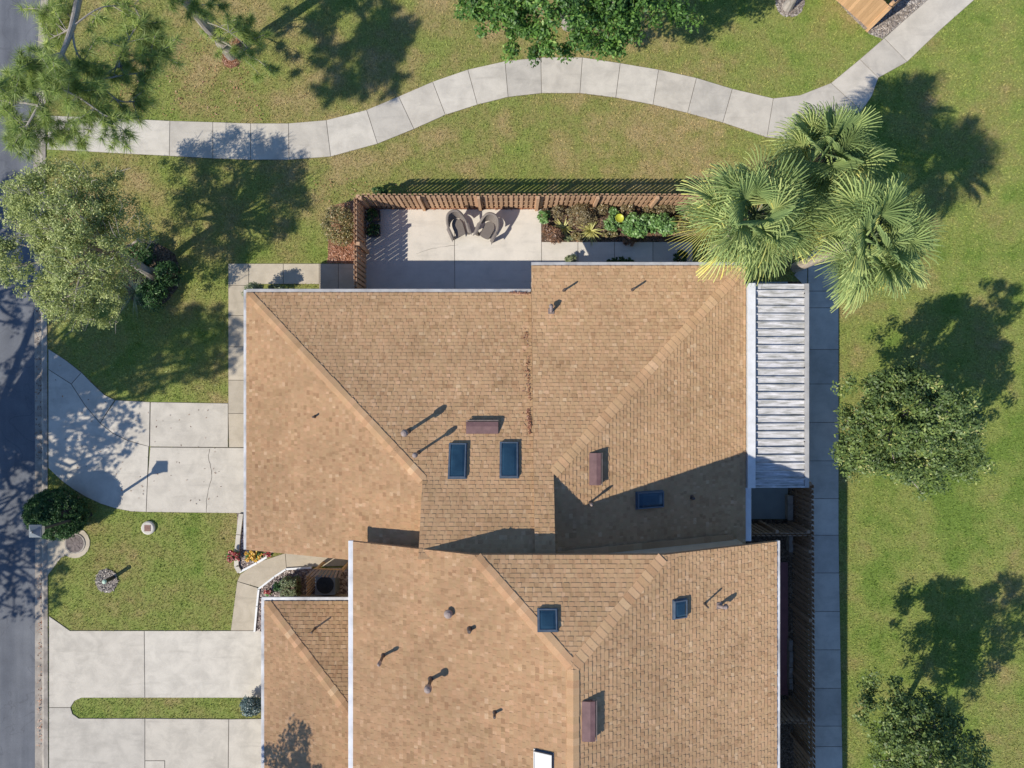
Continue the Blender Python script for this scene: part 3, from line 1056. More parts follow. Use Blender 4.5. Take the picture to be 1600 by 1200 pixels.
# ---- neighbour: two storeys plus garage
nb = empty('house', (1.7, -11, 0), 'taller tan shingled house with white gutters and small square skylights, garage wing beside it', 'house')
NZ = 5.15; NS = 0.44
NXW, NXE, NXR = -5.06, 8.44, 1.69
NY = -5.02; ZN = 6.90
qW = Plane((NXW, 0), (1, 0), NZ, (ZN - NZ) / (-1.13 - NXW))
qE = Plane((NXE, 0), (-1, 0), NZ, (ZN - NZ) / (NXE - 4.51))
qN = Plane((0, NY), (0, -1), ZN, 0.44)
zr = qW.z(NXR, 0)
zr2 = qE.z(NXR, 0)
yp = NY - 2.82
YB = -19.0
pgW = [(NXW, NY), (NXW, YB), (NXR, YB), (NXR, yp), (-1.13, NY)]
pgE = [(NXE, NY), (4.51, NY), (NXR, yp), (NXR, YB), (NXE, YB)]
pgN = [(-1.13, NY), (NXR, yp), (4.51, NY)]
rf = MB(); dk = MB()
for pl, po in ((qW, pgW), (qN, pgN), (qE, pgE)):
    courses(rf, pl, po); deck(dk, pl, po)
# garage
GZ = 2.50
GX, GY = -387 * (H - GZ) / F, -339 * (H - GZ) / F
gW = Plane((GX, 0), (1, 0), GZ, 0.42)
gN = Plane((0, GY), (0, -1), GZ, 0.42)
xe = -4.55
gd = xe - GX
pgGW = [(GX, GY), (GX, YB), (xe, YB), (xe, GY - gd)]
pgGN = [(GX, GY), (xe, GY - gd), (xe, GY)]
for pl, po in ((gW, pgGW), (gN, pgGN)):
    courses(rf, pl, po); deck(dk, pl, po)
nroof = rf.build('roof', M['shingle'], nb)
dk.build('fascia', M['fascia'], nb)
for nm, a_, b_, p_, q_ in (('hip_cap', (-1.05, NY - 0.08), (NXR, yp), qW, qN), ('hip_cap', (4.43, NY - 0.08), (NXR, yp), qE, qN),
                           ('ridge_cap', (NXR, YB), (NXR, yp - 0.05), qW, qE), ('hip_cap', (GX + 0.1, GY - 0.1), (xe, GY - gd), gW, gN)):
    cp = MB(); caps(cp, a_, b_, p_, q_)
    cp.build(nm, M['cap'], nroof)
wl = MB()
wx0, wx1, wy0 = NXW + 0.5, NXE - 0.5, -5.48
body = [(wx0, wy0), (wx1, wy0), (wx1, YB + 0.4), (wx0, YB + 0.4)]
wl.prism(body, 0, 5.0)
wl.poly([(wx0, wy0, 5.0), (wx0, wy0, qW.z(wx0, 0) - .18), (-1.1, wy0, ZN - .18), (4.48, wy0, ZN - .18), (wx1, wy0, qE.z(wx1, 0) - .18), (wx1, wy0, 5.0)])
gbody = [(GX + 0.5, GY - 0.5), (wx0, GY - 0.5), (wx0, YB + 0.4), (GX + 0.5, YB + 0.4)]
wl.prism(gbody, 0, 2.36)
EXCL += [body, gbody]
wl.build('wall', M['wall'], nb)
# thin white drip edge along the north rakes
gutter('gutter', (NXW - 0.012, YB), (NXW - 0.012, NY + 0.02), NZ - 0.035, (-1, 0), M['gutter_white'], nb, 0.15)
gutter('gutter', (NXE + 0.012, YB), (NXE + 0.012, NY + 0.02), NZ - 0.035, (1, 0), M['gutter_pale'], nb, 0.10)
gutter('gutter', (GX - 0.1, GY + 0.012), (wx0 - 0.3, GY + 0.012), GZ - 0.035, (0, 1), M['gutter_pale'], nb, 0.12)
gutter('gutter', (GX - 0.012, YB), (GX - 0.012, GY + 0.1), GZ - 0.035, (-1, 0), M['gutter_pale'], nb, 0.11)
skylight(qN, 841, 954, 870, 984, nb)
skylight(qE, 1050, 937, 1072, 965, nb)
skylight(qW, 836, 1174, 864, 1222, nb, 0.12, 'glass_white')
box_vent(qE, 905, 1092, 929, 1158, nb)
pipe(qW, 599, 1024, 0.62, 0.045, nb, 0.06)
pipe(qW, 673, 1061, 0.66, 0.055, nb, 0.11)
dome_vent(qW, 701, 957, nb)
pipe(qW, 734, 983, 0.26, 0.055, nb)
pipe(qW, 773, 1113, 0.34, 0.04, nb)
pipe(qE, 1101, 943, 0.4, 0.03, nb)
gooseneck(qE, 1124, 946, nb)
pipe(gN, 492, 982, 0.45, 0.03, nb)

# ------------------------------------------------------------------ patio cover
cv = empty('patio_cover', (9.4, 0, 0), 'weathered white ribbed metal patio cover beside the roof edge', 'patio cover')
cz = 2.52
cx0, cx1 = XE + 0.035, G(1258, 0, cz)[0]
cy1, cy0 = G(0, 443, cz)[1], G(0, 762, cz)[1]
fl = G(1179, 0, cz)[0]
mb = MB(); mb.box(cx0, fl, cy0, cy1, cz - 0.1, cz + 0.10)
mb.build('flashing', M['white'], cv)
mb = MB()
slope_c = -0.025
npan = 26
pw = (cy1 - cy0) / npan
def cvz(x): return cz - 0.06 + slope_c * (x - fl)
for i in range(npan):
    ya = cy1 - i * pw; yb = ya - pw
    # pan floor and upstanding rib at its lower (south) edge
    x0, x1c = fl + 0.002, cx1
    mb.poly([(x0, yb, cvz(x0)), (x1c, yb, cvz(x1c)), (x1c, ya, cvz(x1c)), (x0, ya, cvz(x0))])
    rh = 0.085
    yr0, yr1 = yb, yb + 0.045
    c = [(x0, yr0), (x1c, yr0), (x1c, yr1), (x0, yr1)]
    lo = [(p[0], p[1], cvz(p[0]) + 0.001) for p in c]; hi = [(p[0], p[1], cvz(p[0]) + rh) for p in c]
    mb.poly(hi)
    for k in range(4):
        m = (k + 1) % 4
        mb.poly([lo[k], lo[m], hi[m], hi[k]])
mb.poly([(fl, cy0, cvz(fl) - 0.03), (fl, cy1, cvz(fl) - 0.03), (cx1, cy1, cvz(cx1) - 0.03), (cx1, cy0, cvz(cx1) - 0.03)])
mb.build('pan_roof', M['pan'], cv)
gutter('gutter', (cx1 + 0.004, cy0), (cx1 + 0.004, cy1), cz - 0.02, (1, 0), M['gutter_grey'], cv, 0.15, 0.13)
for yy in (cy1 - 0.4, (cy0 + cy1) / 2, cy0 + 0.4):
    mb = MB(); mb.box(cx1 - 0.35, cx1 - 0.27, yy - 0.04, yy + 0.04, 0, cz - 0.19)
    mb.build('post', M['white'], cv)
mb = MB(); mb.box(cx1 - 0.36, cx1 - 0.26, cy0 + 0.02, cy1 - 0.02, cz - 0.188, cz - 0.10)
mb.build('beam', M['white'], cv)


# ------------------------------------------------------------------ fences
def fence(A, B, label, inner=1, h=1.83, mat='fence', pitch=0.19, bw=0.122, sep=0.042, solid=False, post_gap=2.3, cat='fence', group=None, double=True):
    """board-on-board fence from A to B (xy); inner=+1 puts the first face on the left of A->B"""
    A, B = Vector(A), Vector(B)
    d = B - A; L = d.length; d.normalize()
    nrm = Vector((-d.y, d.x)) * inner
    Mx = Matrix(((d.x, nrm.x, 0, A.x), (d.y, nrm.y, 0, A.y), (0, 0, 1, 0), (0, 0, 0, 1)))
    root = empty('fence', (A.x, A.y, 0), label, cat, group)
    bd = MB()
    s = 0.0
    k = 0
    while s < L - 0.02:
        for side in ((1, -1) if double else (1,)):
            off = s + (pitch / 2 if side < 0 else 0)
            e = min(off + bw, L)
            if e - off < 0.02: continue
            y = side * sep
            hh = h + random.uniform(-0.015, 0.015)
            j = random.uniform(-0.004, 0.004)
            bd.box(off, e, y - 0.009 + j, y + 0.009 + j, 0.05, hh, Mx)
        s += pitch
    bd.build('fence_board', M[mat], root)
    for zz in (0.35, 0.95, h - 0.25):
        rl = MB(); rl.box(0, L, -sep + 0.0135, sep - 0.0135, zz - 0.045, zz + 0.045, Mx)
        rl.build('rail', M[mat], root)
    n = max(1, round(L / post_gap))
    for i in range(n + 1):
        p = min(max(i * L / n, 0.05), L - 0.05)
        po = MB(); po.box(p - 0.055, p + 0.055, sep + 0.015, sep + 0.125, 0, h + 0.03, Mx)
        po.build('post', M[mat], root)
    return root


fA = (-5.73, G(0, 304.5, 1.83)[1]); fB = (-5.73, YL + 0.1)
fence((fA[0], fA[1]), (fA[0], fB[1]), 'tan slatted fence running from the lawn corner to the house wall', inner=1, bw=0.129)
fence((-5.6, fA[1]), (G(1100, 0, 0)[0], fA[1]), 'long tan slatted fence behind the patio chairs and planting bed', inner=-1, bw=0.118, sep=0.034)
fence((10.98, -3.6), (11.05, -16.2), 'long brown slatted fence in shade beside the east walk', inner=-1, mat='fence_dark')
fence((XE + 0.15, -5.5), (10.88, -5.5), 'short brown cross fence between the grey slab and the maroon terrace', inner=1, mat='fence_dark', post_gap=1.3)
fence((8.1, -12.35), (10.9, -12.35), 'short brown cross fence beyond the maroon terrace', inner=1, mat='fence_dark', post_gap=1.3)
fence((11.8, 15.78), (13.98, 13.86), 'orange cedar privacy fence at the pavement corner, closed boards', inner=-1, mat='cedar', pitch=0.125, bw=0.122, h=1.65, double=False, sep=0.03)
fence((14.03, 13.92), (16.0, 15.75), 'orange cedar fence edge running up along the widening pavement', inner=1, mat='cedar', pitch=0.125, bw=0.122, h=1.65, double=False, sep=0.03)
# low concrete edging walls in the side yard
for (a, b, lab) in (((1231, 775), (1238, 812), 'low pale kerb wall on the east side of the grey slab'), ((1233, 833), (1238, 862), 'short pale edging block beside the dark cross fence')):
    x0, y0_ = G(a[0], a[1], 0.3); x1_, y1_ = G(b[0], b[1], 0.3)
    mb = MB(); mb.box(x0, x1_, y1_, y0_, 0.0, 0.3)
    mb.box(x0 - 0.015, x1_ + 0.015, y1_ - 0.015, y0_ + 0.015, 0.302, 0.34)
    tag(mb.build('edging_wall', M['concrete_curb']), lab, 'edging')
mb = MB()
for i in range(9):
    xx, yy = G(1236, 1005 + i * 8.5, 0.25)
    mb.box(xx - 0.07, xx + 0.07, yy - 0.095, yy + 0.095, 0.0, 0.25 + random.uniform(-.03, .03))
tag(mb.build('edging_wall', M['concrete_curb']), 'row of small pale blocks along the maroon terrace edge', 'edging')
# white edging strips along the front path
def strip(pts, label, w=0.07, h=0.10, mat='white'):
    mb = MB()
    q = [Vector(G(*p)) for p in pts]
    for a, b in zip(q[:-1], q[1:]):
        d = (b - a); n = Vector((-d.y, d.x)).normalized() * w / 2
        e = d.normalized() * 0.02
        mb.prism([tuple(a - n - e), tuple(b - n + e * 0), tuple(b + n + e * 0), tuple(a + n - e)], 0.0, h)
    return tag(mb.build('garden_edging', M[mat]), label, 'edging')
strip([(399, 985), (402.5, 946), (405.5, 919), (430, 900), (448, 888.5), (488, 886)], 'white edging bordering the gravel bed by the curved path')
strip([(376, 893), (403, 878.5), (424, 866)], 'short white edging between the flower bed and the path', 0.08)
strip([(378, 803), (374, 835), (371, 866), (371, 884), (376, 893)], 'pale stone border beside the flower bed and lawn', 0.17, 0.12, 'concrete')

# ------------------------------------------------------------------ foliage builders
def rand_unit(n):
    v = RNG.normal(size=(n, 3))
    return v / np.linalg.norm(v, axis=1, keepdims=True)


def leaves(C, rad, per, length, width, upbias=0.6, flat=0.75, tone=None, jitter=0.35):
    """leaf quads gathered round clump centres C (K,3), radius rad (K,)"""
    K = len(C)
    n = K * per
    c = np.repeat(C, per, 0)
    rr = np.repeat(rad, per)
    d = rand_unit(n)
    rad_u = RNG.random(n) ** 0.5
    off = d * (rr * rad_u)[:, None]
    off[:, 2] *= flat
    P = c + off
    nor = d * 0.7 + rand_unit(n) * 0.8
    nor[:, 2] += upbias
    nor /= np.linalg.norm(nor, axis=1, keepdims=True)
    a = np.cross(nor, rand_unit(n))
    a /= np.linalg.norm(a, axis=1, keepdims=True) + 1e-9
    b = np.cross(nor, a)
    s = 1 + RNG.normal(size=n) * 0.22
    l = (length * s)[:, None] * 0.5
    w = (width * s)[:, None] * 0.5
    Q = np.stack([P - a * l, P + b * w - a * l * 0.1, P + a * l, P - b * w - a * l * 0.1], 1).reshape(-1, 3)
    t = RNG.random(K) if tone is None else tone
    r = np.clip(np.repeat(t, per) * (1 - jitter * 1.6) + RNG.random(n) ** 1.5 * jitter * 1.9 - 0.02, 0, 1)
    return Q, r


def blob_clumps(blobs, n, rmin, rmax, shell=0.55, zlow=-0.55):
    """clump centres scattered through ellipsoids (x,y,z,rx,ry,rz), denser near the surface"""
    V = np.array([b[3] * b[4] * b[5] for b in blobs]) ** 0.75
    pr = V / V.sum()
    idx = RNG.choice(len(blobs), n, p=pr)
    B = np.array(blobs, float)[idx]
    d = rand_unit(n)
    d[:, 2] = np.where(d[:, 2] < zlow, -d[:, 2], d[:, 2])
    u = shell + (1 - shell) * RNG.random(n) ** 0.6
    C = B[:, :3] + d * B[:, 3:6] * u[:, None]
    return C, rmin + (rmax - rmin) * RNG.random(n)


def pxblob(px, py, z, rpx, rz=None, ry=None):
    x, y = G(px, py, z)
    k = (H - z) / F
    return (x, y, z, rpx * k, (ry or rpx) * k, rz if rz else rpx * k * 0.75)


def limbs(mb, start, C, count, r0, wob=0.25, n=6):
    st = Vector(start)
    ids = RNG.choice(len(C), min(count, len(C)), replace=False)
    for i in ids:
        e = Vector(C[i])
        m = st.lerp(e, 0.5) + Vector(RNG.normal(size=3)) * wob * (e - st).length * 0.4
        m.z += 0.1 * (e - st).length
        m2 = m.lerp(e, 0.5) + Vector(RNG.normal(size=3)) * wob * (e - st).length * 0.15
        mb.tube([st, st.lerp(m, 0.5), m, m2, e], [r0, r0 * 0.8, r0 * 0.55, r0 * 0.35, r0 * 0.15], n, cap=False)


def tree(name, label, cat, base, fork, trunk_r, blobs, n, per, leaf, cr, lmat, bmat='bark', limb=22, shell=0.55, twig=0, group=None, tone_pow=1.0, zlow=-0.55, upbias=0.6):
    root = empty(name, (base[0], base[1], 0), label, cat, group)
    C, rad = blob_clumps(blobs, n, cr[0], cr[1], shell, zlow)
    mb = MB()
    b, f = Vector(base), Vector(fork)
    mid = b.lerp(f, 0.5) + Vector((RNG.normal() * 0.06, RNG.normal() * 0.06, 0))
    mb.tube([b + Vector((0, 0, -0.05)), b.lerp(mid, 0.3), mid, f], [trunk_r * 1.5, trunk_r * 1.1, trunk_r * 0.9, trunk_r * 0.7], 10)
    limbs(mb, f, C, limb, trunk_r * 0.5)
    mb.build('trunk', M[bmat], root, smooth=True)
    if twig:
        tw = MB()
        ids = RNG.choice(len(C), twig, replace=True)
        for i in ids:
            c = Vector(C[i]); r = rad[i]
            dirv = (c - f).normalized()
            for k in range(3):
                q = c + Vector(RNG.normal(size=3)) * r * 0.4
                e = q + (dirv + Vector(RNG.normal(size=3)) * 0.6 + Vector((0, 0, 0.35))) * r * RNG.uniform(0.7, 1.25)
                m = q.lerp(e, 0.5) + Vector(RNG.normal(size=3)) * r * 0.18
                tw.tube([q, m, e], [0.013, 0.009, 0.004], 4, cap=False)
        tw.build('twig', M['bark_grey'], root)
    tone = RNG.random(n) ** tone_pow
    Q, r = leaves(C, rad, per, leaf[0], leaf[1], upbias, tone=tone)
    quads_object('crown', Q, r, M[lmat], root)
    return root


def shrub(label, px, py, rpx, h, lmat, leaf=(0.06, 0.035), n=40, per=40, name='shrub', cat='shrub', group=None, shell=0.6, rypx=None, stems=True, cr=None, z0=0.0):
    x, y = G(px, py, z0 + h * 0.6)
    k = (H - h * 0.6) / F
    rx, ry = rpx * k, (rypx or rpx) * k
    root = empty(name, (x, y, z0), label, cat, group)
    C, rad = blob_clumps([(x, y, z0 + h * 0.52, rx * 0.85, ry * 0.85, h * 0.42)], n, (cr or (0.25 * min(rx, ry), 0))[0], (cr or (0, 0.4 * min(rx, ry)))[1], shell, -0.3)
    Q, r = leaves(C, rad, per, leaf[0], leaf[1])
    quads_object('foliage', Q, r, M[lmat], root)
    if stems:
        mb = MB()
        limbs(mb, (x, y, z0), C, 8, 0.018, n=5)
        mb.build('stem', M['bark'], root)
    return root


def spiky(label, px, py, h, n, length, width, lmat, cat='plant', name='spiky_plant', rise=(0.25, 1.2), group=None):
    x, y = G(px, py, h * 0.5)
    root = empty(name, (x, y, 0), label, cat, group)
    V, rn = [], []
    for i in range(n):
        az = RNG.uniform(0, 2 * PI); e = RNG.uniform(*rise)
        d = np.array([math.cos(az), math.sin(az), 0.0]); s = np.array([-d[1], d[0], 0])
        L = length * RNG.uniform(0.75, 1.1)
        rv = RNG.random()
        pts = []
        for k in range(5):
            t = k / 4
            hor = L * (math.cos(e) * t + 0.15 * t * t)
            ver = L * (math.sin(e) * t - 0.35 * t * t) + 0.03
            pts.append(np.array([x, y, max(ver, 0.02)]) + d * hor)
        ws = [width * 0.6, width, width * 0.85, width * 0.5, 0.002]
        for k in range(4):
            V += [pts[k] - s * ws[k] / 2, pts[k] + s * ws[k] / 2, pts[k + 1] + s * ws[k + 1] / 2, pts[k + 1] - s * ws[k + 1] / 2]
            rn.append(rv)
    quads_object('leaf_rosette', np.array(V), np.array(rn), M[lmat], root)
    return root


# ------------------------------------------------------------------ trees
# olive tree on the left bed
ob = [pxblob(95, 330, 4.5, 78, 1.0), pxblob(155, 300, 4.1, 48, 0.8), pxblob(55, 405, 4.1, 62, 0.9), pxblob(140, 410, 4.7, 68, 1.0), pxblob(105, 462, 3.9, 52, 0.8),
      pxblob(190, 350, 4.1, 48, 0.8), pxblob(160, 470, 3.3, 40, 0.7), pxblob(180, 430, 3.8, 36, 0.7), pxblob(55, 315, 3.9, 50, 0.7), pxblob(150, 500, 2.9, 16, 0.4), pxblob(120, 350, 5.3, 50, 0.7)]
bx, by = G(237, 428)
tree('tree', 'broad olive-green tree with grey twigs leaning over the kerb', 'tree', (bx, by, 0), (*G(175, 395, 3.0), 3.0), 0.17, ob, 480, 125, (0.08, 0.034), (0.19, 0.38), 'leaf_olive', 'bark_grey', 34, 0.55, twig=110)
# two rounded broadleaf trees on the east lawn
mg = [pxblob(1480, 640, 6.6, 44, 0.8), pxblob(1425, 665, 4.6, 88, 1.3), pxblob(1370, 690, 4.0, 58, 0.9), pxblob(1480, 690, 4.0, 58, 0.9), pxblob(1440, 740, 3.6, 36, 0.7), pxblob(1410, 625, 4.6, 58, 0.9), pxblob(1335, 712, 3.4, 28, 0.5), pxblob(1520, 725, 3.4, 26, 0.5), pxblob(1350, 630, 3.8, 40, 0.7), pxblob(1490, 645, 3.8, 34, 0.6), pxblob(1425, 665, 5.6, 45, 0.7)]
t1 = G(1425, 672, 4.3)
tree('tree', 'round dark glossy tree on the lawn beside the white patio cover', 'tree', (t1[0], t1[1], 0), (t1[0] + 0.05, t1[1], 2.6), 0.12, mg, 330, 130, (0.11, 0.055), (0.2, 0.4), 'leaf_mag', 'bark_grey', 24, 0.6)
mg2 = [pxblob(1500, 1222, 6.2, 44, 0.8), pxblob(1530, 1235, 5.2, 40, 0.7), pxblob(1470, 1190, 5.4, 34, 0.6), pxblob(1400, 1120, 3.9, 55, 0.9), pxblob(1450, 1150, 3.9, 62, 1.0), pxblob(1385, 1085, 3.6, 34, 0.6), pxblob(1420, 1180, 3.7, 60, 0.9), pxblob(1500, 1180, 3.3, 40, 0.6), pxblob(1445, 1105, 3.4, 24, 0.5), pxblob(1470, 1130, 3.4, 30, 0.5), pxblob(1430, 1230, 3.6, 55, 0.9), pxblob(1420, 1140, 4.7, 40, 0.6)]
t2 = G(1392, 1130)
tree('tree', 'dark glossy tree at the lower right edge of the lawn, cut by the frame', 'tree', (t2[0], t2[1], 0), (*G(1415, 1145, 2.6), 2.6), 0.11, mg2, 300, 95, (0.11, 0.055), (0.2, 0.38), 'leaf_mag', 'bark_grey', 22, 0.6)
# oak across the top edge
ok = [pxblob(905, -40, 5.5, 115, 1.3), pxblob(790, 0, 4.8, 60, 0.9), pxblob(820, 55, 4.0, 36, 0.6), pxblob(870, 40, 4.6, 42, 0.8), pxblob(950, 40, 4.6, 46, 0.8), pxblob(1020, 5, 4.8, 58, 0.9), pxblob(1080, 0, 4.3, 36, 0.6), pxblob(965, 75, 3.8, 24, 0.5), pxblob(825, 90, 3.5, 16, 0.4), pxblob(735, -12, 4.3, 32, 0.6), pxblob(880, 85, 3.5, 10, 0.3), pxblob(900, -90, 6.2, 95, 1.0), pxblob(1000, -70, 5, 80, 1)]
t3 = G(905, -70, 4.5)
tree('oak_tree', 'bright green oak crown hanging over the pavement at the top edge', 'tree', (t3[0], t3[1], 0), (t3[0], t3[1], 2.8), 0.2, ok, 430, 100, (0.13, 0.065), (0.24, 0.42), 'leaf_oak', 'bark_grey', 30, 0.6)
# pale trunk in its mulch ring at the top
t4 = G(1230, 12)
tree('tree', 'grey trunk in a round mulch ring at the top edge', 'tree', (t4[0], t4[1], 0), (t4[0] + 0.25, t4[1] + 0.3, 3.2), 0.15, [(t4[0] + 0.6, t4[1] + 1.6, 4.6, 1.3, 1.1, 1.0)], 60, 70, (0.13, 0.065), (0.22, 0.4), 'leaf_oak', 'bark_grey', 12)
# street trees whose crowns shade the road and the driveway (they stand outside the frame)
st1 = [(-22.6, -4.6, 7.4, 2.3, 2.6, 1.1), (-23.6, -1.6, 8.0, 2.0, 2.2, 1.1), (-24.0, -7.2, 7.6, 2.0, 2.3, 1.1), (-22.2, -6.6, 6.6, 1.5, 1.5, 0.8)]
tree('street_tree', 'thin leafy street tree across the road, beyond the left edge', 'tree', (-25.2, -5.0, 0), (-24.6, -4.6, 4.6), 0.22, st1, 400, 14, (0.17, 0.10), (0.16, 0.34), 'leaf_oak', 'bark_grey', 60, 0.35)
st5 = [(-25.6, -4.6, 11.2, 2.2, 1.9, 1.2), (-23.6, -5.3, 11.4, 2.0, 1.8, 1.1), (-21.9, -5.0, 11.0, 1.7, 1.5, 0.9), (-24.3, -3.4, 10.6, 1.8, 1.5, 1.0)]
tree('street_tree', 'tallest leafy street tree across the road, spreading over the lane', 'tree', (-27.6, -6.6, 0), (-26.2, -5.8, 8.0), 0.25, st5, 460, 24, (0.17, 0.10), (0.16, 0.36), 'leaf_oak', 'bark_grey', 60, 0.35)
st2 = [(-26.6, -9.0, 8.0, 1.9, 2.6, 1.1), (-26.0, -12.0, 7.6, 1.8, 2.0, 1.0), (-26.2, -5.0, 8.4, 1.8, 2.0, 1.0)]
tree('street_tree', 'second leafy street tree further down across the road', 'tree', (-28.6, -10.0, 0), (-27.8, -9.6, 4.6), 0.22, st2, 360, 15, (0.17, 0.10), (0.16, 0.34), 'leaf_oak', 'bark_grey', 40, 0.35)
st3 = [(-26.4, 1.2, 7.8, 1.7, 2.4, 1.0), (-26.2, -1.2, 8.2, 1.5, 1.8, 0.9)]
tree('street_tree', 'leafy street tree across the road nearest the top', 'tree', (-28.4, 0.6, 0), (-27.6, 0.6, 4.6), 0.2, st3, 300, 15, (0.17, 0.10), (0.16, 0.34), 'leaf_oak', 'bark_grey', 40, 0.35)
st4 = [(-10.7, -16.3, 7.9, 0.6, 0.5, 0.4), (-12.4, -15.5, 8.7, 0.5, 0.4, 0.4), (-12.3, -15.9, 8.2, 0.6, 0.5, 0.5), (-12.9, -16.2, 7.6, 0.7, 0.5, 0.4), (-11.5, -16.0, 7.7, 0.5, 0.4, 0.4), (-11.9, -16.6, 7.8, 1.0, 0.6, 0.4)]
tree('street_tree', 'slim young tree below the lower edge, shading the garage roof', 'tree', (-12.5, -17.6, 0), (-12.3, -17.0, 6.6), 0.09, st4, 90, 26, (0.14, 0.08), (0.2, 0.36), 'leaf_oak', 'bark_grey', 16)


# pines -------------------------------------------------------------
def tufts(C, D, per, length, width):
    K = len(C)
    n = K * per
    c = np.repeat(C, per, 0); d = np.repeat(D, per, 0)
    v = d * 0.55 + rand_unit(n) * 0.85
    v[:, 2] -= 0.05
    v /= np.linalg.norm(v, axis=1, keepdims=True)
    L = (length * RNG.uniform(0.6, 1.1, n))[:, None]
    s = np.cross(v, rand_unit(n)); s /= np.linalg.norm(s, axis=1, keepdims=True) + 1e-9
    tip = c + v * L
    tip[:, 2] -= (L[:, 0] * 0.25)
    st = c + v * 0.02
    V = np.stack([st - s * width / 2, st + s * width / 2, tip], 1).reshape(-1, 3)
    r = np.clip(np.repeat(RNG.random(K), per) * 0.6 + RNG.random(n) * 0.4, 0, 1)
    return V, r


def pine(label, base, path, radii, branches, per=80, nl=0.3, width=0.011, group=None):
    root = empty('pine_tree', (base[0], base[1], 0), label, 'tree', group)
    mb = MB()
    sp = smooth_poly(path, 5)
    rr = np.interp(np.linspace(0, len(path) - 1, len(sp)), range(len(path)), radii)
    mb.tube(sp, [float(q) for q in rr], 12)
    C, D = [], []
    for (s, e, r0, sub) in branches:
        s, e = Vector(s), Vector(e)
        L = (e - s).length
        m = s.lerp(e, 0.5) + Vector(RNG.normal(size=3)) * 0.1 * L + Vector((0, 0, 0.05 * L))
        pts = smooth_poly([tuple(s), tuple(m), tuple(e)], 5)
        mb.tube(pts, [r0 * (1 - 0.8 * i / (len(pts) - 1)) for i in range(len(pts))], 6, cap=False)
        for k in range(int(sub * 1.7)):
            t = RNG.uniform(0.35, 1.0)
            i = min(int(t * (len(pts) - 1)), len(pts) - 2)
            p = Vector(pts[i]).lerp(Vector(pts[i + 1]), RNG.random())
            dirv = ((e - s).normalized() * 0.8 + Vector(RNG.normal(size=3)) * 0.75)
            dirv.z = dirv.z * 0.6 + 0.1
            dirv.normalize()
            q = p + dirv * RNG.uniform(0.2, 0.75)
            mb.tube([p, p.lerp(q, 0.5) + Vector((0, 0, 0.02)), q], [0.014, 0.011, 0.007], 4, cap=False)
            for w in (1.0, 0.75, 0.5):
                C.append(tuple(p.lerp(q, w))); D.append(tuple(dirv))
        C.append(tuple(e)); D.append(tuple((e - s).normalized()))
    mb.build('trunk', M['bark_grey'], root, smooth=True)
    V, r = tufts(np.array(C), np.array(D), per, nl, width)
    quads_object('needles', V, r, M['needle'], root, nv=3)
    return root


def B(px0, py0, z0, px1, py1, z1, r, n):
    return (G3(px0, py0, z0), G3(px1, py1, z1), r, n)


pp = [(-13.2, 17.6, 0), (-13.4, 17.0, 3.5), tuple(G3(128, -40, 6.2)), tuple(G3(122, 0, 6.9)), tuple(G3(113, 42, 7.4)), tuple(G3(97, 84, 7.9)), tuple(G3(86, 100, 8.2))]
br = [B(97, 84, 7.9, 30, 110, 8.4, .05, 9), B(97, 84, 7.9, 60, 165, 8.2, .05, 12), B(97, 84, 7.9, 120, 150, 8.0, .05, 12), B(113, 42, 7.4, 150, 125, 7.4, .045, 10),
      B(60, 165, 8.2, 25, 215, 7.6, .04, 11), B(60, 165, 8.2, 70, 215, 7.4, .035, 7), B(120, 150, 8.0, 125, 215, 7.4, .035, 6), B(120, 150, 8, 195, 205, 7.4, .035, 6), B(185, 105, 7.2, 225, 25, 6.8, .04, 7),
      B(150, 125, 7.4, 190, 100, 7.1, .05, 6), B(185, 105, 7.1, 250, 80, 6.8, .035, 9), B(150, 125, 7.4, 240, 110, 6.8, .035, 7), B(150, 125, 7.4, 210, 160, 6.8, .04, 7), B(60, 165, 8.2, 10, 160, 7.8, .04, 9),
      B(113, 42, 7.4, 72, 15, 7.2, .035, 7), B(113, 42, 7.4, 75, 62, 7.2, .035, 7), B(97, 84, 7.9, 15, 128, 7.6, .035, 8), B(120, 150, 8, 90, 130, 8.6, .04, 9), B(120, 150, 8, 150, 175, 7.6, .04, 7), B(210, 10, 6.6, 225, 60, 6.6, .03, 6),
      B(113, 42, 7.4, 210, 10, 6.6, .03, 5)]
pine('long-needled pine reaching down over the road and pavement corner', (-13.2, 17.6), pp, [.2, .17, .13, .11, .09, .06, .03], br, 62, 0.37, 0.013)
pb = G(362, 86)
pp2 = [(pb[0], pb[1], 0), (pb[0], pb[1], 2), (pb[0], pb[1] + 0.03, 5), (pb[0] - 0.05, pb[1] + 0.05, 9)]
br2 = [(Vector((pb[0], pb[1], z0_)), G3(px_, py_, z1_), r_, n_) for (z0_, px_, py_, z1_, r_, n_) in
       ((1.9, 372, 48, 2.2, .028, 5), (1.6, 402, 62, 1.9, .026, 5), (1.3, 411, 98, 1.5, .022, 3), (1.2, 408, 118, 1.2, .02, 2), (1.5, 334, 60, 1.9, .018, 1), (2.6, 392, 78, 2.2, .02, 3),
        (4.0, 300, 6, 4.4, .03, 4), (3.6, 352, 8, 3.8, .022, 2), (5.0, 270, -10, 5.4, .03, 4), (6.5, 330, -60, 7.0, .04, 8),
        (8.0, 190, -120, 8.4, .04, 9), (8.5, 260, -190, 9.2, .04, 9), (9, 200, -190, 10, .03, 8), (8.4, 150, -60, 9.2, .03, 6))]
pine('tall straight pine rising from a red mulch ring at the top left', pb, pp2, [.24, .2, .17, .11], br2, 85, 0.34, 0.013)


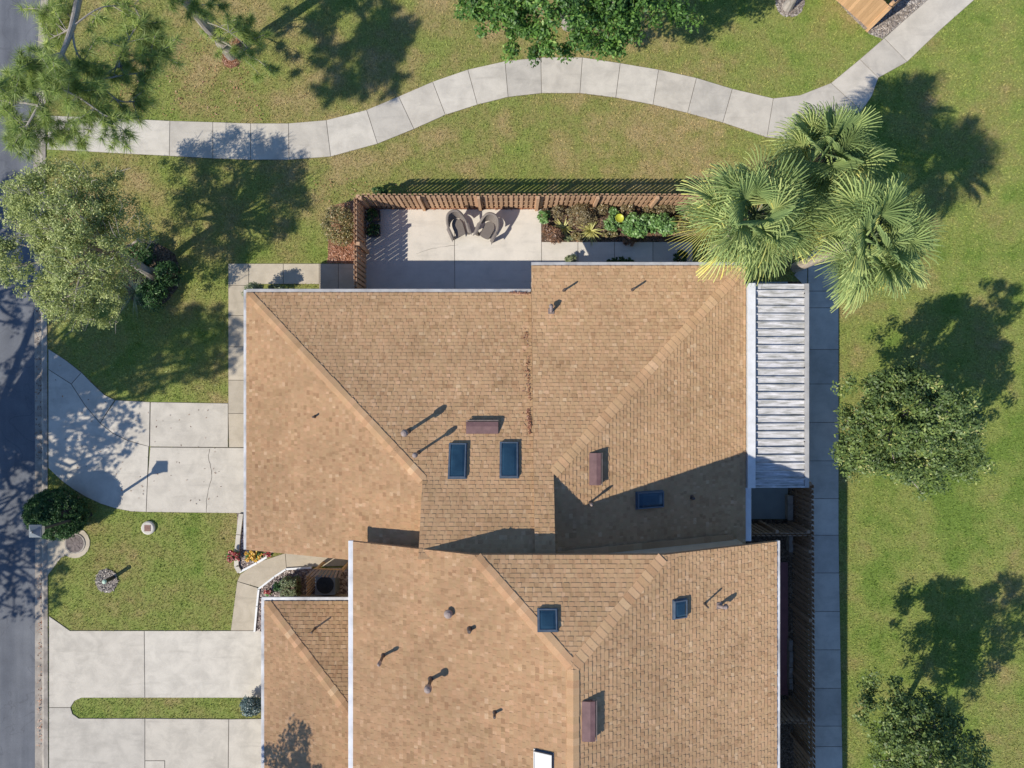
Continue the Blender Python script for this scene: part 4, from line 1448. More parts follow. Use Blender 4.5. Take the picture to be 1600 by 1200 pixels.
# palms -------------------------------------------------------------
def palm(label, base, head, n, R_, seed, lean=0.0):
    rg = np.random.default_rng(seed)
    root = empty('palm_tree', (base[0], base[1], 0), label, 'palm', 'palms at the house corner')
    b, h = Vector(base), Vector(head)
    mb = MB()
    pts = [b + Vector((0, 0, -0.05)), b.lerp(h, 0.3), b.lerp(h, 0.65), h]
    mb.tube(pts, [0.2, 0.16, 0.15, 0.17], 12)
    # old leaf bases
    for k in range(36):
        a = rg.uniform(0, 2 * PI); t = rg.uniform(0.55, 1.0)
        p = b.lerp(h, t)
        o = Vector((math.cos(a), math.sin(a), 0))
        mb.tube([p + o * 0.12, p + o * 0.22 + Vector((0, 0, 0.12)), p + o * 0.3 + Vector((0, 0, 0.26))], [0.04, 0.03, 0.015], 5)
    mb.build('trunk', M['palm_bark'], root)
    pet = MB()
    V, rn = [], []
    for i in range(n):
        q = i / n                        # 0 young upright, 1 old hanging
        az = i * 2.39996 + rg.uniform(-0.6, 0.6)
        e = R(74) - R(112) * q ** 0.9 + rg.uniform(-.12, .12)
        out = np.array([math.cos(az), math.sin(az), 0.0])
        side = np.array([-out[1], out[0], 0.0])
        d = out * math.cos(e) + np.array([0, 0, math.sin(e)])
        PL = R_ * rg.uniform(0.34, 0.62)
        c0 = np.array(h) + np.array([0, 0, 0.12])
        hub = c0 + d * PL + np.array([0, 0, -0.10 * PL])
        pet.tube([tuple(c0), tuple((c0 + hub) / 2 + np.array([0, 0, 0.04])), tuple(hub)], [0.022, 0.016, 0.012], 5, cap=False)
        up = np.cross(side, d); up /= np.linalg.norm(up)
        if up[2] < 0: up = -up
        m = 40
        BL = R_ * rg.uniform(0.46, 0.66)
        droop = 0.2 + 0.5 * q
        tone = np.clip(0.10 + 0.46 * rg.random() + (0.24 if q > 0.75 and rg.random() < 0.5 else 0) + 0.10 * q, 0, 1)
        roll = rg.uniform(-0.85, 0.85)
        s2 = side * math.cos(roll) + up * math.sin(roll)
        u2 = np.cross(s2, d)
        if u2[2] < 0: u2 = -u2
        for k in range(m):
            a = (k / (m - 1) - 0.5) * R(215)
            ld = d * math.cos(a) + s2 * math.sin(a) + u2 * (0.28 * abs(math.sin(a)))
            ld /= np.linalg.norm(ld)
            L = BL * (1 - 0.22 * abs(a) / R(107)) * rg.uniform(0.9, 1.06)
            wv = np.cross(ld, u2); wv /= np.linalg.norm(wv) + 1e-9
            w = 0.023
            costa = hub + d * 0.22 * BL * (1 - abs(a) / R(107))
            tdrop = droop * rg.uniform(0.6, 1.4)
            P0 = costa
            P1 = costa + ld * L * 0.5
            P2 = costa + ld * L * 0.8 + np.array([0, 0, -tdrop * L * 0.22])
            P3 = costa + ld * L * 0.98 + np.array([0, 0, -tdrop * L * 0.62])
            ws = [0.010, w, w * 0.62, 0.006]
            Ps = [P0, P1, P2, P3]
            fold = u2 * 0.014 * (1 if k % 2 else -1)
            rv = np.clip(tone + rg.normal() * 0.11, 0, 0.93)
            for j in range(3):
                V.extend([Ps[j] - wv * ws[j] / 2 + fold, Ps[j] + wv * ws[j] / 2 - fold, Ps[j + 1] + wv * ws[j + 1] / 2 - fold, Ps[j + 1] - wv * ws[j + 1] / 2 + fold])
                rn.append(np.clip(rv + (0.05 if j == 2 else 0) * (1 + q), 0, 1))
    quads_object('fronds', np.array(V), np.array(rn), M['frond'], root)
    pet.build('leaf_stalk', M['leaf_hedge'], root)
    return root


h2 = G(1178, 338, 6.6); palm('wide palm overlapping the house roof and the planting bed', (*G(1112, 392), 0), (h2[0], h2[1], 6.6), 54, 1.86, 5)
h1 = G(1291, 243, 5.5); palm('palm nearest the pavement with its crown beside the curve', (*G(1196, 330), 0), (h1[0], h1[1], 5.5), 48, 1.66, 6)
h3 = G(1360, 372, 7.2); palm('palm furthest out over the east lawn with yellowing lower fronds', (*G(1243, 418), 0), (h3[0], h3[1], 7.2), 52, 1.76, 8)

# ------------------------------------------------------------------ shrubs and planting
# clipped round bush by the street lamp
bxy = G(89, 803, 0.8)
root = empty('bush', (bxy[0], bxy[1], 0), 'big clipped dark green ball bush at the kerb around the lamp', 'bush')
K = 520
d = rand_unit(K); d[:, 2] = np.where(d[:, 2] < -0.45, -d[:, 2], d[:, 2])
Cb = np.array([bxy[0], bxy[1], 0.8]) + d * np.array([1.13, 0.93, 0.74]) * RNG.uniform(0.86, 1.0, K)[:, None]
Q, r = leaves(Cb, np.full(K, 0.13), 70, 0.06, 0.034, 0.4)
quads_object('foliage', Q, r, M['leaf_dark'], root)
mb = MB(); limbs(mb, (bxy[0], bxy[1], 0), Cb, 26, 0.04)
# solid core added inside the foliage so that no light falls through
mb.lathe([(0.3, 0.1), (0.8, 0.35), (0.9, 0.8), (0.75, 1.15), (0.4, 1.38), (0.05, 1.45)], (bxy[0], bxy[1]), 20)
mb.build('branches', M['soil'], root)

shrub('dark glossy shrub at the top of the tree bed', 218, 400, 26, 0.9, 'leaf_dark', (0.13, 0.04), 40, 60)
shrub('dark glossy shrub at the bottom of the tree bed', 238, 460, 26, 0.9, 'leaf_dark', (0.13, 0.04), 40, 60)
shrub('shaded dark shrub on the east side of the tree bed', 262, 428, 22, 0.8, 'leaf_dark', (0.12, 0.04), 30, 60)
spiky('pale spiky plant under the olive tree', 205, 455, 0.8, 60, 1.0, 0.03, 'leaf_hedge')
spiky('small spiky plant near the rim of the tree bed', 259, 432, 0.5, 40, 0.55, 0.025, 'leaf_hedge')
# planting bed in front of the long fence
shrub('small light green shrub at the patio end of the bed', 850, 338, 11, 0.7, 'leaf_light', (0.08, 0.05), 26, 40)
shrub('brown twiggy shrub behind the first spiky plant', 872, 331, 12, 0.8, 'leaf_brown', (0.06, 0.03), 26, 40)
shrub('large dark brown-green shrub against the fence', 907, 336, 27, 1.1, 'leaf_brown', (0.06, 0.03), 60, 60, rypx=18)
shrub('bronze shrub spilling onto the pale walk', 867, 368, 14, 0.6, 'leaf_bronze', (0.09, 0.03), 36, 44)
spiky('yellow striped spiky plant beside the bronze shrub', 881, 355, 0.5, 42, 0.52, 0.04, 'leaf_varieg')
spiky('yellow striped spiky plant in the middle of the bed', 924, 359, 0.55, 60, 0.60, 0.042, 'leaf_varieg')
shrub('low yellow-green ground plant between the spiky plants', 902, 370, 13, 0.25, 'leaf_russet', (0.05, 0.03), 30, 40, rypx=7)
shrub('rusty low plant at the patio corner of the bed', 853, 357, 8, 0.4, 'leaf_bronze', (0.06, 0.03), 22, 36)
shrub('brown shrub at the fence left of the yellow bowl', 940, 326, 13, 0.8, 'leaf_brown', (0.06, 0.03), 30, 44, rypx=9)
shrub('brown shrub at the fence right of the yellow bowl', 980, 325, 13, 0.8, 'leaf_brown', (0.06, 0.03), 30, 44, rypx=8)
shrub('green shrub between the two bright leafy shrubs', 1013, 345, 13, 0.7, 'leaf_light', (0.09, 0.06), 30, 40)
shrub('low yellow-green mat plant at the front middle of the bed', 952, 366, 15, 0.22, 'leaf_russet', (0.05, 0.03), 34, 40, rypx=6)
shrub('low olive mat plant beside the bronze shrub', 888, 372, 9, 0.2, 'leaf_hedge', (0.05, 0.03), 24, 40, rypx=5)
shrub('olive shrub between the green shrub and the palm', 1062, 352, 14, 0.8, 'leaf_russet', (0.08, 0.05), 34, 44, rypx=15)
shrub('mid green shrub below the yellow bowl', 955, 349, 13, 0.7, 'leaf_light', (0.08, 0.05), 30, 44)
shrub('green shrub behind the yellow bowl', 958, 332, 9, 0.6, 'leaf_light', (0.07, 0.045), 24, 40)
shrub('leafy bright green shrub right of the yellow bowl', 992, 351, 25, 0.95, 'leaf_light', (0.10, 0.07), 52, 44, rypx=20)
shrub('leafy bright green shrub nearest the palm', 1036, 352, 25, 0.95, 'leaf_light', (0.10, 0.07), 52, 44, rypx=19)
shrub('brown tipped shrub at the fence behind the green shrubs', 1030, 327, 34, 0.7, 'leaf_brown', (0.06, 0.03), 50, 50, rypx=9)
shrub('yellow-green shrub under the wide palm by the fence', 1082, 332, 18, 0.9, 'leaf_russet', (0.08, 0.05), 40, 50)
shrub('small dark red plant at the walk edge in shade', 983, 378, 11, 0.35, 'leaf_bronze', (0.07, 0.03), 24, 40, rypx=7)
shrub('dark shrub by the wall near the palm', 1063, 400, 14, 0.7, 'leaf_dark', (0.08, 0.04), 34, 44, rypx=9)
shrub('ferny plant poking out under the eave in sun', 892, 405, 11, 0.6, 'leaf_hedge', (0.12, 0.025), 22, 40, rypx=7)
shrub('low dark plants along the shaded wall', 970, 407, 26, 0.45, 'leaf_dark', (0.08, 0.03), 40, 40, rypx=6)
# outside the fence
shrub('brownish green shrub outside the fence by the red leaves', 530, 350, 27, 1.0, 'leaf_russet', (0.07, 0.035), 90, 60, rypx=36)
shrub('low dark shrub outside the top fence corner', 592, 299, 14, 0.6, 'leaf_dark', (0.07, 0.035), 26, 44, rypx=7)
shrub('small rounded green shrub peeping from under the eave corner', 430, 450, 14, 1.0, 'leaf_hedge', (0.05, 0.03), 36, 50, rypx=6)
_x, _y = -9.72, 3.42
shrub('round green shrub tucked under the gutter corner by the beige path', 800 + _x * F / (H - 1.0), 600 - _y * F / (H - 1.0), 17, 1.7, 'leaf_hedge', (0.05, 0.03), 90, 60, shell=0.5)
shrub('blue-grey ball shrub at the end of the grass strip', 392, 1103, 17, 0.8, 'leaf_blue', (0.07, 0.04), 70, 54)
# clipped box hedge in the gravel bed
hx, hy = G(452, 921, 0.6)
root = empty('hedge', (hx, hy, 0), 'small square-clipped green hedge in the gravel bed', 'hedge')
Cb = []
for i in range(220):
    p = RNG.uniform(-1, 1, 3)
    ax = RNG.integers(0, 3); p[ax] = np.sign(p[ax])
    if ax == 2: p[2] = 1
    Cb.append((hx + p[0] * 0.27, hy + p[1] * 0.36, 0.42 + p[2] * 0.38))
Q, r = leaves(np.array(Cb), np.full(len(Cb), 0.06), 50, 0.035, 0.022)
quads_object('foliage', Q, r, M['leaf_hedge'], root)
mb = MB(); limbs(mb, (hx, hy, 0), np.array(Cb), 14, 0.02); mb.box(hx - .24, hx + .24, hy - .33, hy + .33, .06, .76); mb.build('branches', M['soil'], root)
shrub('dark green plant beside the clipped hedge', 437, 916, 11, 0.5, 'leaf_dark', (0.07, 0.035), 26, 40)


def flowers(label, px, py, rpx, h, pet, n=26):
    root = shrub(label, px, py, rpx, h, 'leaf_light', (0.06, 0.035), 18, 26, name='flowering_plant', cat='flower')
    x, y = G(px, py, h)
    C = np.array([(x + RNG.uniform(-1, 1) * rpx * .022, y + RNG.uniform(-1, 1) * rpx * .022, h + RNG.uniform(-.05, .06)) for _ in range(n)])
    Q, r = leaves(C, np.full(n, 0.05), 12, 0.06, 0.045, 1.2)
    quads_object('blossom', Q, r, M[pet], root)
flowers('red flowering plant outside the pale stone border', 364, 869, 10, 0.35, 'petal_red', 34)
flowers('golden yellow flowers in the corner flower bed', 392, 869, 9, 0.3, 'petal_yellow', 30)
flowers('red flowers half hidden under the roof edge', 418, 864, 7, 0.3, 'petal_red', 20)
flowers('yellow-green flowers beside the path edge', 404, 869, 7, 0.28, 'petal_yellow', 8)
flowers('orange-red flower in the gravel by the hedge', 419, 927, 5, 0.28, 'petal_red', 12)

# ------------------------------------------------------------------ loose chips and litter
def scatter(name, polypx, count, size, mat, z, spread=0.03, kind='stuff'):
    w = wpoly(polypx)
    xs = [p[0] for p in w]; ys = [p[1] for p in w]
    P = np.column_stack([RNG.uniform(min(xs), max(xs), count * 3), RNG.uniform(min(ys), max(ys), count * 3)])
    P = P[pip(P, w)][:count]
    C = np.column_stack([P, np.full(len(P), z)])
    Q, r = leaves(C, np.full(len(C), spread), 1, size[0], size[1], 1.6, 0.3)
    o = quads_object(name, Q, r, M[mat])
    return tag(o, kind=kind)
scatter('leaf_litter', [(512, 405), (520, 385), (548, 385), (552, 320), (568, 320), (568, 411), (512, 411)], 1500, (0.09, 0.05), 'litter_red', 0.05)
scatter('mulch_chips', [(556, 319), (846, 319), (846, 327), (556, 327)], 1800, (0.09, 0.03), 'litter_red', 0.045)
scatter('mulch_chips', ring(362, 82, 18, 23), 900, (0.10, 0.03), 'litter_red', 0.04)
scatter('mulch_chips', [(846, 325), (1105, 325), (1105, 378), (846, 378)], 2600, (0.08, 0.03), 'leaf_bronze', 0.045)
scatter('pebbles', [(406, 920), (430, 902), (448, 890), (500, 888), (480, 940), (420, 940), (410, 985), (400, 985), (404, 945)], 2200, (0.08, 0.06), 'pebble', 0.04)
scatter('pebbles', [(374, 862), (400, 866), (402, 876), (376, 890)], 500, (0.07, 0.05), 'pebble', 0.04)
scatter('wood_chips', ring(167, 907, 17, 18), 700, (0.11, 0.035), 'chips_grey', 0.04)
scatter('wood_chips', ring(1234, 2, 22, 24), 900, (0.11, 0.035), 'chips_grey', 0.04)
scatter('wood_chips', [(1262, -50), (1330, 27), (1358, 52), (1379, 60), (1440, 5), (1400, 12), (1362, 44), (1310, -6)], 2200, (0.10, 0.05), 'chips_grey', 0.04)
scatter('leaf_litter', [(58, 880), (70, 880), (70, 1170), (58, 1170)], 260, (0.07, 0.035), 'litter_red', -0.02, 0.02)
scatter('leaf_litter', [(54, 430), (73, 430), (73, 720), (54, 720)], 320, (0.07, 0.035), 'leaf_bronze', -0.02, 0.02)
scatter('leaf_litter', [(80, 90), (360, 40), (420, 190), (90, 180)], 500, (0.08, 0.03), 'litter_red', 0.05, 0.02)
scatter('leaf_litter', [(200, 250), (340, 260), (340, 620), (180, 610), (120, 560)], 420, (0.06, 0.03), 'leaf_olive', 0.06, 0.02)
scatter('leaf_litter', [(480, 285), (560, 275), (700, 300), (1060, 300), (1060, 318), (560, 308), (500, 320)], 260, (0.07, 0.03), 'litter_red', 0.06, 0.02)
scatter('leaf_litter', [(80, 545), (230, 640), (350, 640), (350, 790), (230, 795), (90, 730)], 90, (0.07, 0.03), 'leaf_bronze', 0.042, 0.008)
# pine straw caught on the roof along the step
Cq = []
for i in range(230):
    seg = random.choice([(822, 512, 827, 570), (824, 570, 828, 625), (826, 640, 829, 668), (826, 650, 829, 680), (800, 457, 829, 459)])
    t = random.random() ** random.choice((0.6, 1, 1.8))
    px = seg[0] + (seg[2] - seg[0]) * t + random.gauss(0, 1) ** 2 * -1.6 + random.gauss(0, 0.6); py = seg[1] + (seg[3] - seg[1]) * t + random.gauss(0, 0.8)
    if seg[0] == 822 and random.random() < 0.5: continue
    x, y, z = pNL.hit(min(px, 828.5), py)
    Cq.append((x, y, z + 0.035))
Q, r = leaves(np.array(Cq), np.full(len(Cq), 0.03), 2, 0.10, 0.018, 1.5, 0.2)
tag(quads_object('pine_straw', Q, r, M['litter_red']), kind='stuff')

# ------------------------------------------------------------------ street furniture and small things
# street lamp rising out of the bush
lx, ly = G(143, 800)
lamp = empty('street_lamp', (lx, ly, 0), 'dark post lamp with square blue-grey lantern above the round bush', 'lamp')
lh = Vector((*G(61, 828, 3.0), 3.0))
lx2, ly2 = lh.x, lh.y
mb = MB()
mb.lathe([(0.10, 0), (0.10, 0.5), (0.055, 0.58), (0.048, 2.75), (0.07, 2.78), (0.07, 2.84)], (lx2, ly2), 14)
lamp.location = (lx2, ly2, 0)
mb.build('post', M['black'], lamp)
def frustum(mb, cx, cy, a0, z0, a1, z1):
    lo = [(cx + sx * a0, cy + sy * a0, z0) for sx, sy in ((-1, -1), (1, -1), (1, 1), (-1, 1))]
    hi = [(cx + sx * a1, cy + sy * a1, z1) for sx, sy in ((-1, -1), (1, -1), (1, 1), (-1, 1))]
    mb.poly(lo[::-1]); mb.poly(hi)
    for k in range(4):
        m = (k + 1) % 4
        mb.poly([lo[k], lo[m], hi[m], hi[k]])
mb = MB(); frustum(mb, lx2, ly2, 0.10, 2.85, 0.19, 3.18); mb.build('lantern', M['white'], lamp)
mb = MB(); frustum(mb, lx2, ly2, 0.225, 3.185, 0.20, 3.225); frustum(mb, lx2, ly2, 0.195, 3.226, 0.05, 3.37); frustum(mb, lx2, ly2, 0.045, 3.371, 0.03, 3.43)
mb.build('lantern_roof', M['grey_metal'], lamp)
# manhole
mx_, my_ = G(118, 849)
mh = empty('manhole', (mx_, my_, 0), 'round brown manhole cover set in a pale concrete apron', 'manhole')
mb = MB(); mb.lathe([(0.40, 0.02), (0.40, 0.055), (0.345, 0.058), (0.34, 0.03)], (mx_, my_), 40); mb.build('rim', M['concrete_curb'], mh)
mb = MB(); mb.lathe([(0.335, 0.03), (0.335, 0.052), (0.30, 0.056), (0.28, 0.05), (0.20, 0.052), (0.19, 0.058), (0.02, 0.058)], (mx_, my_), 40)
for k in range(8):
    a = k * PI / 4
    Mx = Matrix.Translation((mx_, my_, 0)) @ Matrix.Rotation(a, 4, 'Z')
    mb.box(0.06, 0.27, -0.012, 0.012, 0.055, 0.066, Mx)
mb.build('cover', M['iron'], mh)
# valve box
vx, vy = G(231, 825, 0.1)
vb = empty('valve_box', (vx, vy, 0), 'small round concrete access box with brown square lid in the front lawn', 'access box')
mb = MB(); mb.lathe([(0.26, -0.05), (0.26, 0.10), (0.22, 0.13)], (vx, vy), 26); mb.build('collar', M['concrete_new'], vb)
mb = MB()
for i in range(4):
    mb.box(vx - 0.12, vx + 0.12, vy - 0.12 + i * 0.062, vy - 0.12 + i * 0.062 + 0.05, 0.131, 0.145)
mb.build('lid', M['brown_brick'], vb)
EXCL.append([(vx + 0.27 * math.cos(k), vy + 0.27 * math.sin(k)) for k in np.linspace(0, 6.28, 16)])
# short utility post in the grey mulch patch
sx, sy = G(163, 909, 0.66)
sp = empty('utility_post', (sx, sy, 0), 'short black pipe post with pale green cap in a mulch patch', 'bollard')
mb = MB(); mb.lathe([(0.075, 0), (0.075, 0.62), (0.06, 0.63)], (sx, sy), 18); mb.build('post', M['black'], sp)
mb = MB(); mb.lathe([(0.085, 0.632), (0.085, 0.67), (0.06, 0.70), (0.01, 0.71)], (sx, sy), 18); mb.build('cap', M['verdigris'], sp, smooth=True)
# yellow bowl in the bed
yx, yy = G(968, 341, 0.75)
bwl = empty('bird_bath', (yx, yy, 0), 'bright yellow dish on a stem between the green shrubs', 'bird bath')
mb = MB(); mb.lathe([(0.12, 0), (0.1, 0.05), (0.03, 0.1), (0.03, 0.64), (0.07, 0.68)], (yx, yy), 18); mb.build('stem', M['iron'], bwl)
mb = MB(); mb.lathe([(0.04, 0.682), (0.10, 0.70), (0.15, 0.75), (0.162, 0.78), (0.15, 0.78), (0.09, 0.735), (0.02, 0.72)], (yx, yy), 26); mb.build('dish', M['yellow'], bwl, smooth=True)
# dark tubs
for py_, lab in ((337, 'dark rounded tub in the fence corner shade, nearest the corner'), (360, 'dark rounded tub in the fence shade, nearer the house')):
    tx, ty = G(584, py_, 0.4)
    tb = empty('planter_tub', (tx, ty, 0), lab, 'planter', 'dark tubs by the fence')
    def sq(a, z, n=28, p=4):
        return [(tx + a * np.sign(math.cos(t)) * abs(math.cos(t)) ** (2 / p), ty + a * np.sign(math.sin(t)) * abs(math.sin(t)) ** (2 / p), z) for t in np.linspace(0, 2 * PI, n, endpoint=False)]
    mb = MB()
    prof = [(0.2, 0.035), (0.235, 0.4), (0.265, 0.41), (0.265, 0.46), (0.235, 0.46), (0.225, 0.40)]
    rg_ = [sq(a, z) for a, z in prof]
    for i in range(len(rg_) - 1):
        for k in range(28):
            m = (k + 1) % 28
            mb.poly([rg_[i][k], rg_[i][m], rg_[i + 1][m], rg_[i + 1][k]])
    mb.poly(rg_[0][::-1])
    mb.build('tub', M['black'], tb)
    mb = MB(); mb.poly(sq(0.222, 0.41)); mb.build('potting_soil', M['soil'], tb)
    C = np.array([(tx + RNG.uniform(-.2, .2), ty + RNG.uniform(-.2, .2), 0.48) for _ in range(16)])
    Q, r = leaves(C, np.full(16, 0.09), 16, 0.09, 0.04)
    quads_object('foliage', Q, r, M['leaf_dark'], tb)


# wicker armchairs
def chair_outline(s, scale=1.0):
    """s in [0,1] runs front right -> round the back -> front left; local front is -y"""
    a, rr = 0.36, 0.30
    L1, L2 = a, PI * rr
    T = 2 * L1 + L2
    q = s * T
    if q < L1:
        t = q / L1
        return Vector((0.265 + 0.035 * t, -0.36 + t * a)) * scale
    if q < L1 + L2:
        th = (q - L1) / rr
        return Vector((rr * math.cos(th), rr * math.sin(th) * 1.05)) * scale
    t = (q - L1 - L2) / L1
    return Vector((-0.30 + 0.035 * t, -t * a)) * scale


def wicker_chair(px, py, rz, label):
    x, y = G(px, py, 0.45)
    ch = empty('wicker_chair', (x, y, 0.03), label, 'chair', 'wicker armchairs on the patio', rz)
    ch['_world'] = 0
    n = 40
    S = [i / n for i in range(n + 1)]
    def zr(s):
        k = min(max((0.5 - abs(s - 0.5) - 0.20) / 0.2, 0), 1)
        k = k * k * (3 - 2 * k)
        f = min(1, (0.5 - abs(s - 0.5)) / 0.08)
        return 0.56 + 0.05 * f + 0.30 * k
    inn = [chair_outline(s, 1.02) for s in S]
    def rim(s, k):
        back = (zr(s) - 0.6) * 0.35
        p = chair_outline(s, 1.0 + k)
        return Vector((p.x, p.y + max(back, 0)))
    # seat with rounded front
    mb = MB()
    so = [Vector((p.x * 0.70, p.y * 0.95)) for p in (chair_outline(s) for s in S)] + [Vector((x_, -0.40 + 0.9 * x_ * x_)) for x_ in np.linspace(-0.17, 0.17, 7)]
    mb.prism([tuple(p) for p in so], 0.34, 0.40)
    mb.build('seat', M['wicker'], ch)
    # back shell
    mb = MB()
    lo_hi = []
    for i, s in enumerate(S):
        if 0.24 <= s <= 0.76:
            a = chair_outline(s, 0.95); b = rim(s, 0.12)
            lo_hi.append((Vector((a.x, a.y, 0.40)), Vector(((a.x + b.x) / 2, (a.y + b.y) / 2, (0.40 + zr(s)) / 2)), Vector((b.x, b.y, zr(s)))))
    for p, q in zip(lo_hi[:-1], lo_hi[1:]):
        mb.poly([p[0], q[0], q[1], p[1]]); mb.poly([p[1], q[1], q[2], p[2]])
        o = lambda v: Vector((v.x * 1.06, v.y * 1.06, v.z))
        mb.poly([o(p[0]), o(p[1]), o(q[1]), o(q[0])]); mb.poly([o(p[1]), o(p[2]), o(q[2]), o(q[1])])
    mb.build('backrest', M['wicker'], ch, smooth=True)
    # broad rolled arm that runs right round
    mb = MB()
    ring_ = []
    for s in S:
        a = rim(s, 0.03); b = rim(s, 0.50 if 0.2 > (0.5 - abs(s - 0.5)) else 0.34)
        z = zr(s)
        m = (a + b) / 2
        ring_.append([Vector((a.x, a.y, z - 0.02)), Vector((a.x * .96 + b.x * .04, a.y * .96 + b.y * .04, z + 0.012)), Vector((m.x, m.y, z + 0.03)), Vector((b.x, b.y, z + 0.005)), Vector((b.x, b.y, z - 0.03)), Vector((m.x, m.y, z - 0.03))])
    for p, q in zip(ring_[:-1], ring_[1:]):
        for k in range(6):
            m = (k + 1) % 6
            mb.poly([p[k], q[k], q[m], p[m]])
    mb.poly(ring_[0]); mb.poly(ring_[-1][::-1])
    mb.build('armrest', M['wicker'], ch, smooth=True)
    # front posts / side panels down to the floor
    for sgn in (1, -1):
        mb = MB()
        top = [(0.27, -0.40), (0.40, -0.44), (0.40, -0.30), (0.30, -0.27)]
        bot = [(0.25, -0.36), (0.33, -0.38), (0.33, -0.28), (0.27, -0.25)]
        hi = [Vector((sgn * p[0], p[1], 0.555)) for p in top]; lo = [Vector((sgn * p[0], p[1], 0.0)) for p in bot]
        mb.poly(hi); mb.poly(lo)
        for k in range(4):
            m = (k + 1) % 4
            mb.poly([lo[k], lo[m], hi[m], hi[k]])
        mb.build('front_leg', M['wicker'], ch)
    # woven skirt under the seat
    mb = MB()
    sk = [Vector((p.x * 0.70, p.y * 0.95)) for p in (chair_outline(s) for s in S)]
    sk = sk + [sk[0]]
    for p, q in zip(sk[:-1], sk[1:]):
        mb.poly([(p.x * .9, p.y * .9, 0.06), (q.x * .9, q.y * .9, 0.06), (q.x, q.y, 0.338), (p.x, p.y, 0.338)])
    mb.build('skirt', M['wicker'], ch)
    return ch


wicker_chair(715, 353, R(20), 'grey wicker armchair on the patio nearer the fence corner')
wicker_chair(763, 357, R(-26), 'grey-brown wicker armchair on the patio nearer the planting bed')

# air conditioner and its slatted screen
ax, ay = G(508, 914, 0.75)
ac = empty('air_conditioner', (ax, ay, 0), 'dark air conditioner with round fan grille behind the slatted screen', 'air conditioner')
mb = MB(); mb.box(ax - 0.38, ax + 0.38, ay - 0.38, ay + 0.38, 0.05, 0.75); mb.build('casing', M['grey_metal'], ac)
mb = MB()
mb.lathe([(0.33, 0.751), (0.33, 0.775), (0.30, 0.775), (0.30, 0.756)], (ax, ay), 32)
for k in range(16):
    a = 2 * PI * k / 16
    Mx = Matrix.Translation((ax, ay, 0)) @ Matrix.Rotation(a, 4, 'Z')
    mb.box(0.05, 0.30, -0.005, 0.005, 0.762, 0.772, Mx)
mb.lathe([(0.07, 0.755), (0.07, 0.78), (0.01, 0.785)], (ax, ay), 16)
mb.build('fan_grille', M['black'], ac)
mb = MB(); mb.lathe([(0.298, 0.752), (0.298, 0.7545)], (ax, ay), 32); mb.build('fan_disc', M['black'], ac)  # flat black disc on the casing, its black stands in for a dark hollow
scr = empty('slatted_screen', (-7.3, -7.2, 0), 'small tan slatted screen around the air conditioner', 'screen')
za = 1.25
p00, p01 = G(477, 900, za), G(534, 903, za)
q0, q1 = G(490, 889, za), G(536, 891, za)
mb = MB()
for i in range(9):
    t0 = i / 9; t1 = t0 + 0.07
    a = Vector(p00).lerp(Vector(p01), t0); b = Vector(p00).lerp(Vector(p01), t1)
    c = Vector(q0).lerp(Vector(q1), t1); d_ = Vector(q0).lerp(Vector(q1), t0)
    mb.prism([tuple(a), tuple(b), tuple(c), tuple(d_)], za, za + 0.025)
mb.build('top_slat', M['fence'], scr)
mb = MB()
for i in range(11):
    t = i / 11
    a = Vector(q0).lerp(Vector(q1), t)
    mb.box(a.x, a.x + 0.1, a.y - 0.02, a.y, za - 0.16, za - 0.002)
mb.build('front_slat', M['fence'], scr)
for cx_ in (q0[0] + 0.05, q1[0] - 0.05):
    mb = MB(); mb.box(cx_ - 0.045, cx_ + 0.045, q0[1] - 0.115, q0[1] - 0.025, 0, za - 0.003); mb.build('post', M['fence'], scr)
mb = MB()
xw = p00[0] + 0.03
for i in range(7):
    yy_ = p00[1] - 0.03 - i * 0.125
    mb.box(xw, xw + 0.02, yy_ - 0.07, yy_, 0.03, za - 0.002)
mb.build('side_slat', M['fence'], scr)

# ------------------------------------------------------------------ grass
EXCL += [[(XE, -3.9), (G(1262, 0)[0], -3.9), (G(1262, 0)[0], -20), (XE - 1, -20)], [(XE - 1, 4.0), (G(1262, 0)[0], 4.0), (G(1262, 0)[0], -4.5), (XE - 1, -4.5)]]
x0, x1g, y0g, y1g = -18.3, 22.5, -17.5, 17.5
NB = int((x1g - x0) * (y1g - y0g) * 360)
P = np.column_stack([RNG.uniform(x0, x1g, NB), RNG.uniform(y0g, y1g, NB)])
keep = np.ones(NB, bool)
for e in EXCL:
    xs = [p[0] for p in e]; ys = [p[1] for p in e]
    bb = keep & (P[:, 0] >= min(xs)) & (P[:, 0] <= max(xs)) & (P[:, 1] >= min(ys)) & (P[:, 1] <= max(ys))
    idx = np.nonzero(bb)[0]
    if len(idx):
        keep[idx[pip(P[idx], e)]] = False
P = P[keep]
n = len(P)
az = RNG.uniform(0, 2 * PI, n); lean = RNG.uniform(0.25, 1.25, n)
L = RNG.uniform(0.045, 0.105, n)
W = RNG.uniform(0.014, 0.032, n)
d = np.column_stack([np.cos(az), np.sin(az)])
s = np.column_stack([-d[:, 1], d[:, 0]])
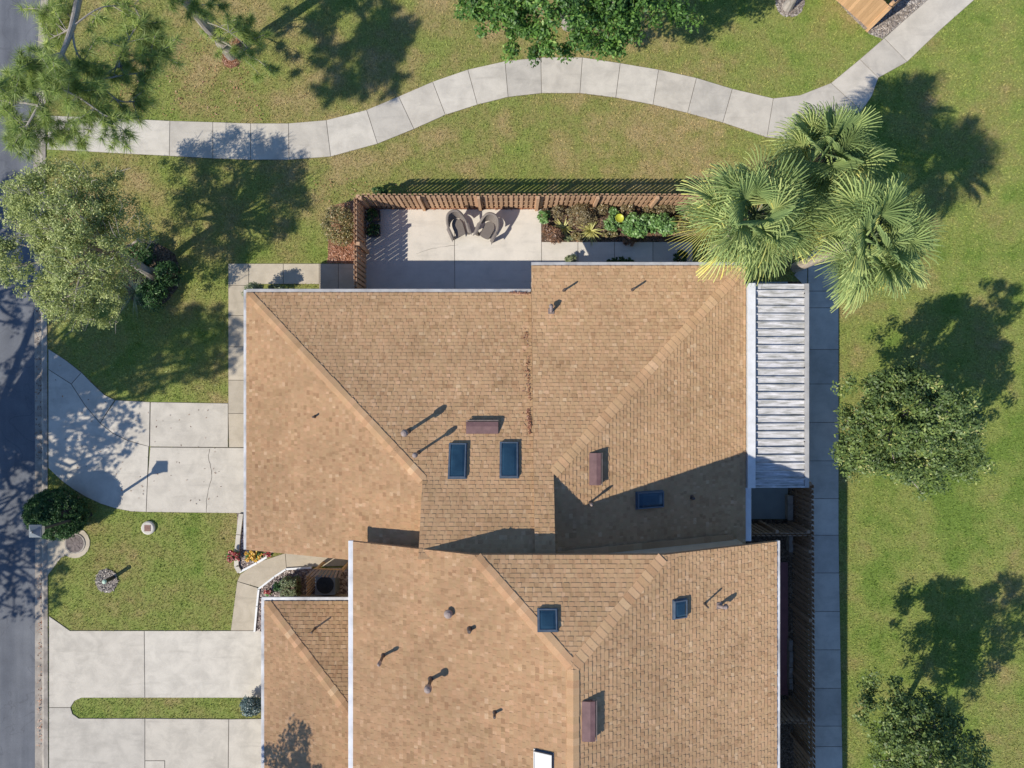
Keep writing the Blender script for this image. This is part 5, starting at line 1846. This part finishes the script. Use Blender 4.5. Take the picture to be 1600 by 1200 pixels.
b0 = np.column_stack([P - s * (W / 2)[:, None], np.zeros(n)])
b1 = np.column_stack([P + s * (W / 2)[:, None], np.zeros(n)])
tip = np.column_stack([P + d * (L * np.sin(lean))[:, None], L * np.cos(lean) + 0.008])
V = np.stack([b0, b1, tip], 1).reshape(-1, 3)
tag(quads_object('grass', V, RNG.random(n), M['grass'], nv=3), kind='stuff')
print('grass blades', n)

# ------------------------------------------------------------------ light, sky, camera
w = bpy.data.worlds.new('World'); SC.world = w
w.use_nodes = True
t = w.node_tree
for nd in list(t.nodes): t.nodes.remove(nd)
sky = t.nodes.new('ShaderNodeTexSky'); sky.sky_type = 'NISHITA'; sky.sun_disc = False
sky.sun_elevation = EL
sky.sun_rotation = math.atan2(-SUN_TRAVEL.x, -SUN_TRAVEL.y) % (2 * PI)
sky.air_density = 1.0; sky.dust_density = 0.2; sky.ozone_density = 1.0
bg = t.nodes.new('ShaderNodeBackground'); bg.inputs['Strength'].default_value = 0.098
wo = t.nodes.new('ShaderNodeOutputWorld')
tint = mix(t, 1.0, sky.outputs[0], (0.80, 1.02, 1.32), 'MULTIPLY')
t.links.new(tint, bg.inputs['Color']); t.links.new(bg.outputs[0], wo.inputs['Surface'])

sl = bpy.data.lights.new('sun', 'SUN'); sl.energy = 4.4; sl.angle = R(0.5); sl.color = (1.0, 0.935, 0.825)
so = bpy.data.objects.new('sun', sl); COL.objects.link(so)
so.rotation_euler = SUN_TRAVEL.to_track_quat('-Z', 'Y').to_euler()
so.location = (-20, -15, 30)

cam = bpy.data.cameras.new('camera'); cam.sensor_fit = 'HORIZONTAL'
cam.angle = 2 * math.atan(800 / F)
cam.clip_start = 0.1; cam.clip_end = 2000
co = bpy.data.objects.new('camera', cam); COL.objects.link(co)
co.location = (0, 0, H); co.rotation_euler = (0, 0, 0)
SC.camera = co
SC.view_settings.view_transform = 'Standard'
SC.view_settings.look = 'None'
SC.view_settings.exposure = 0.30
SC.view_settings.gamma = 1.0
SC.render.film_transparent = False
for o in bpy.data.objects:
    if '_world' in o: del o['_world']
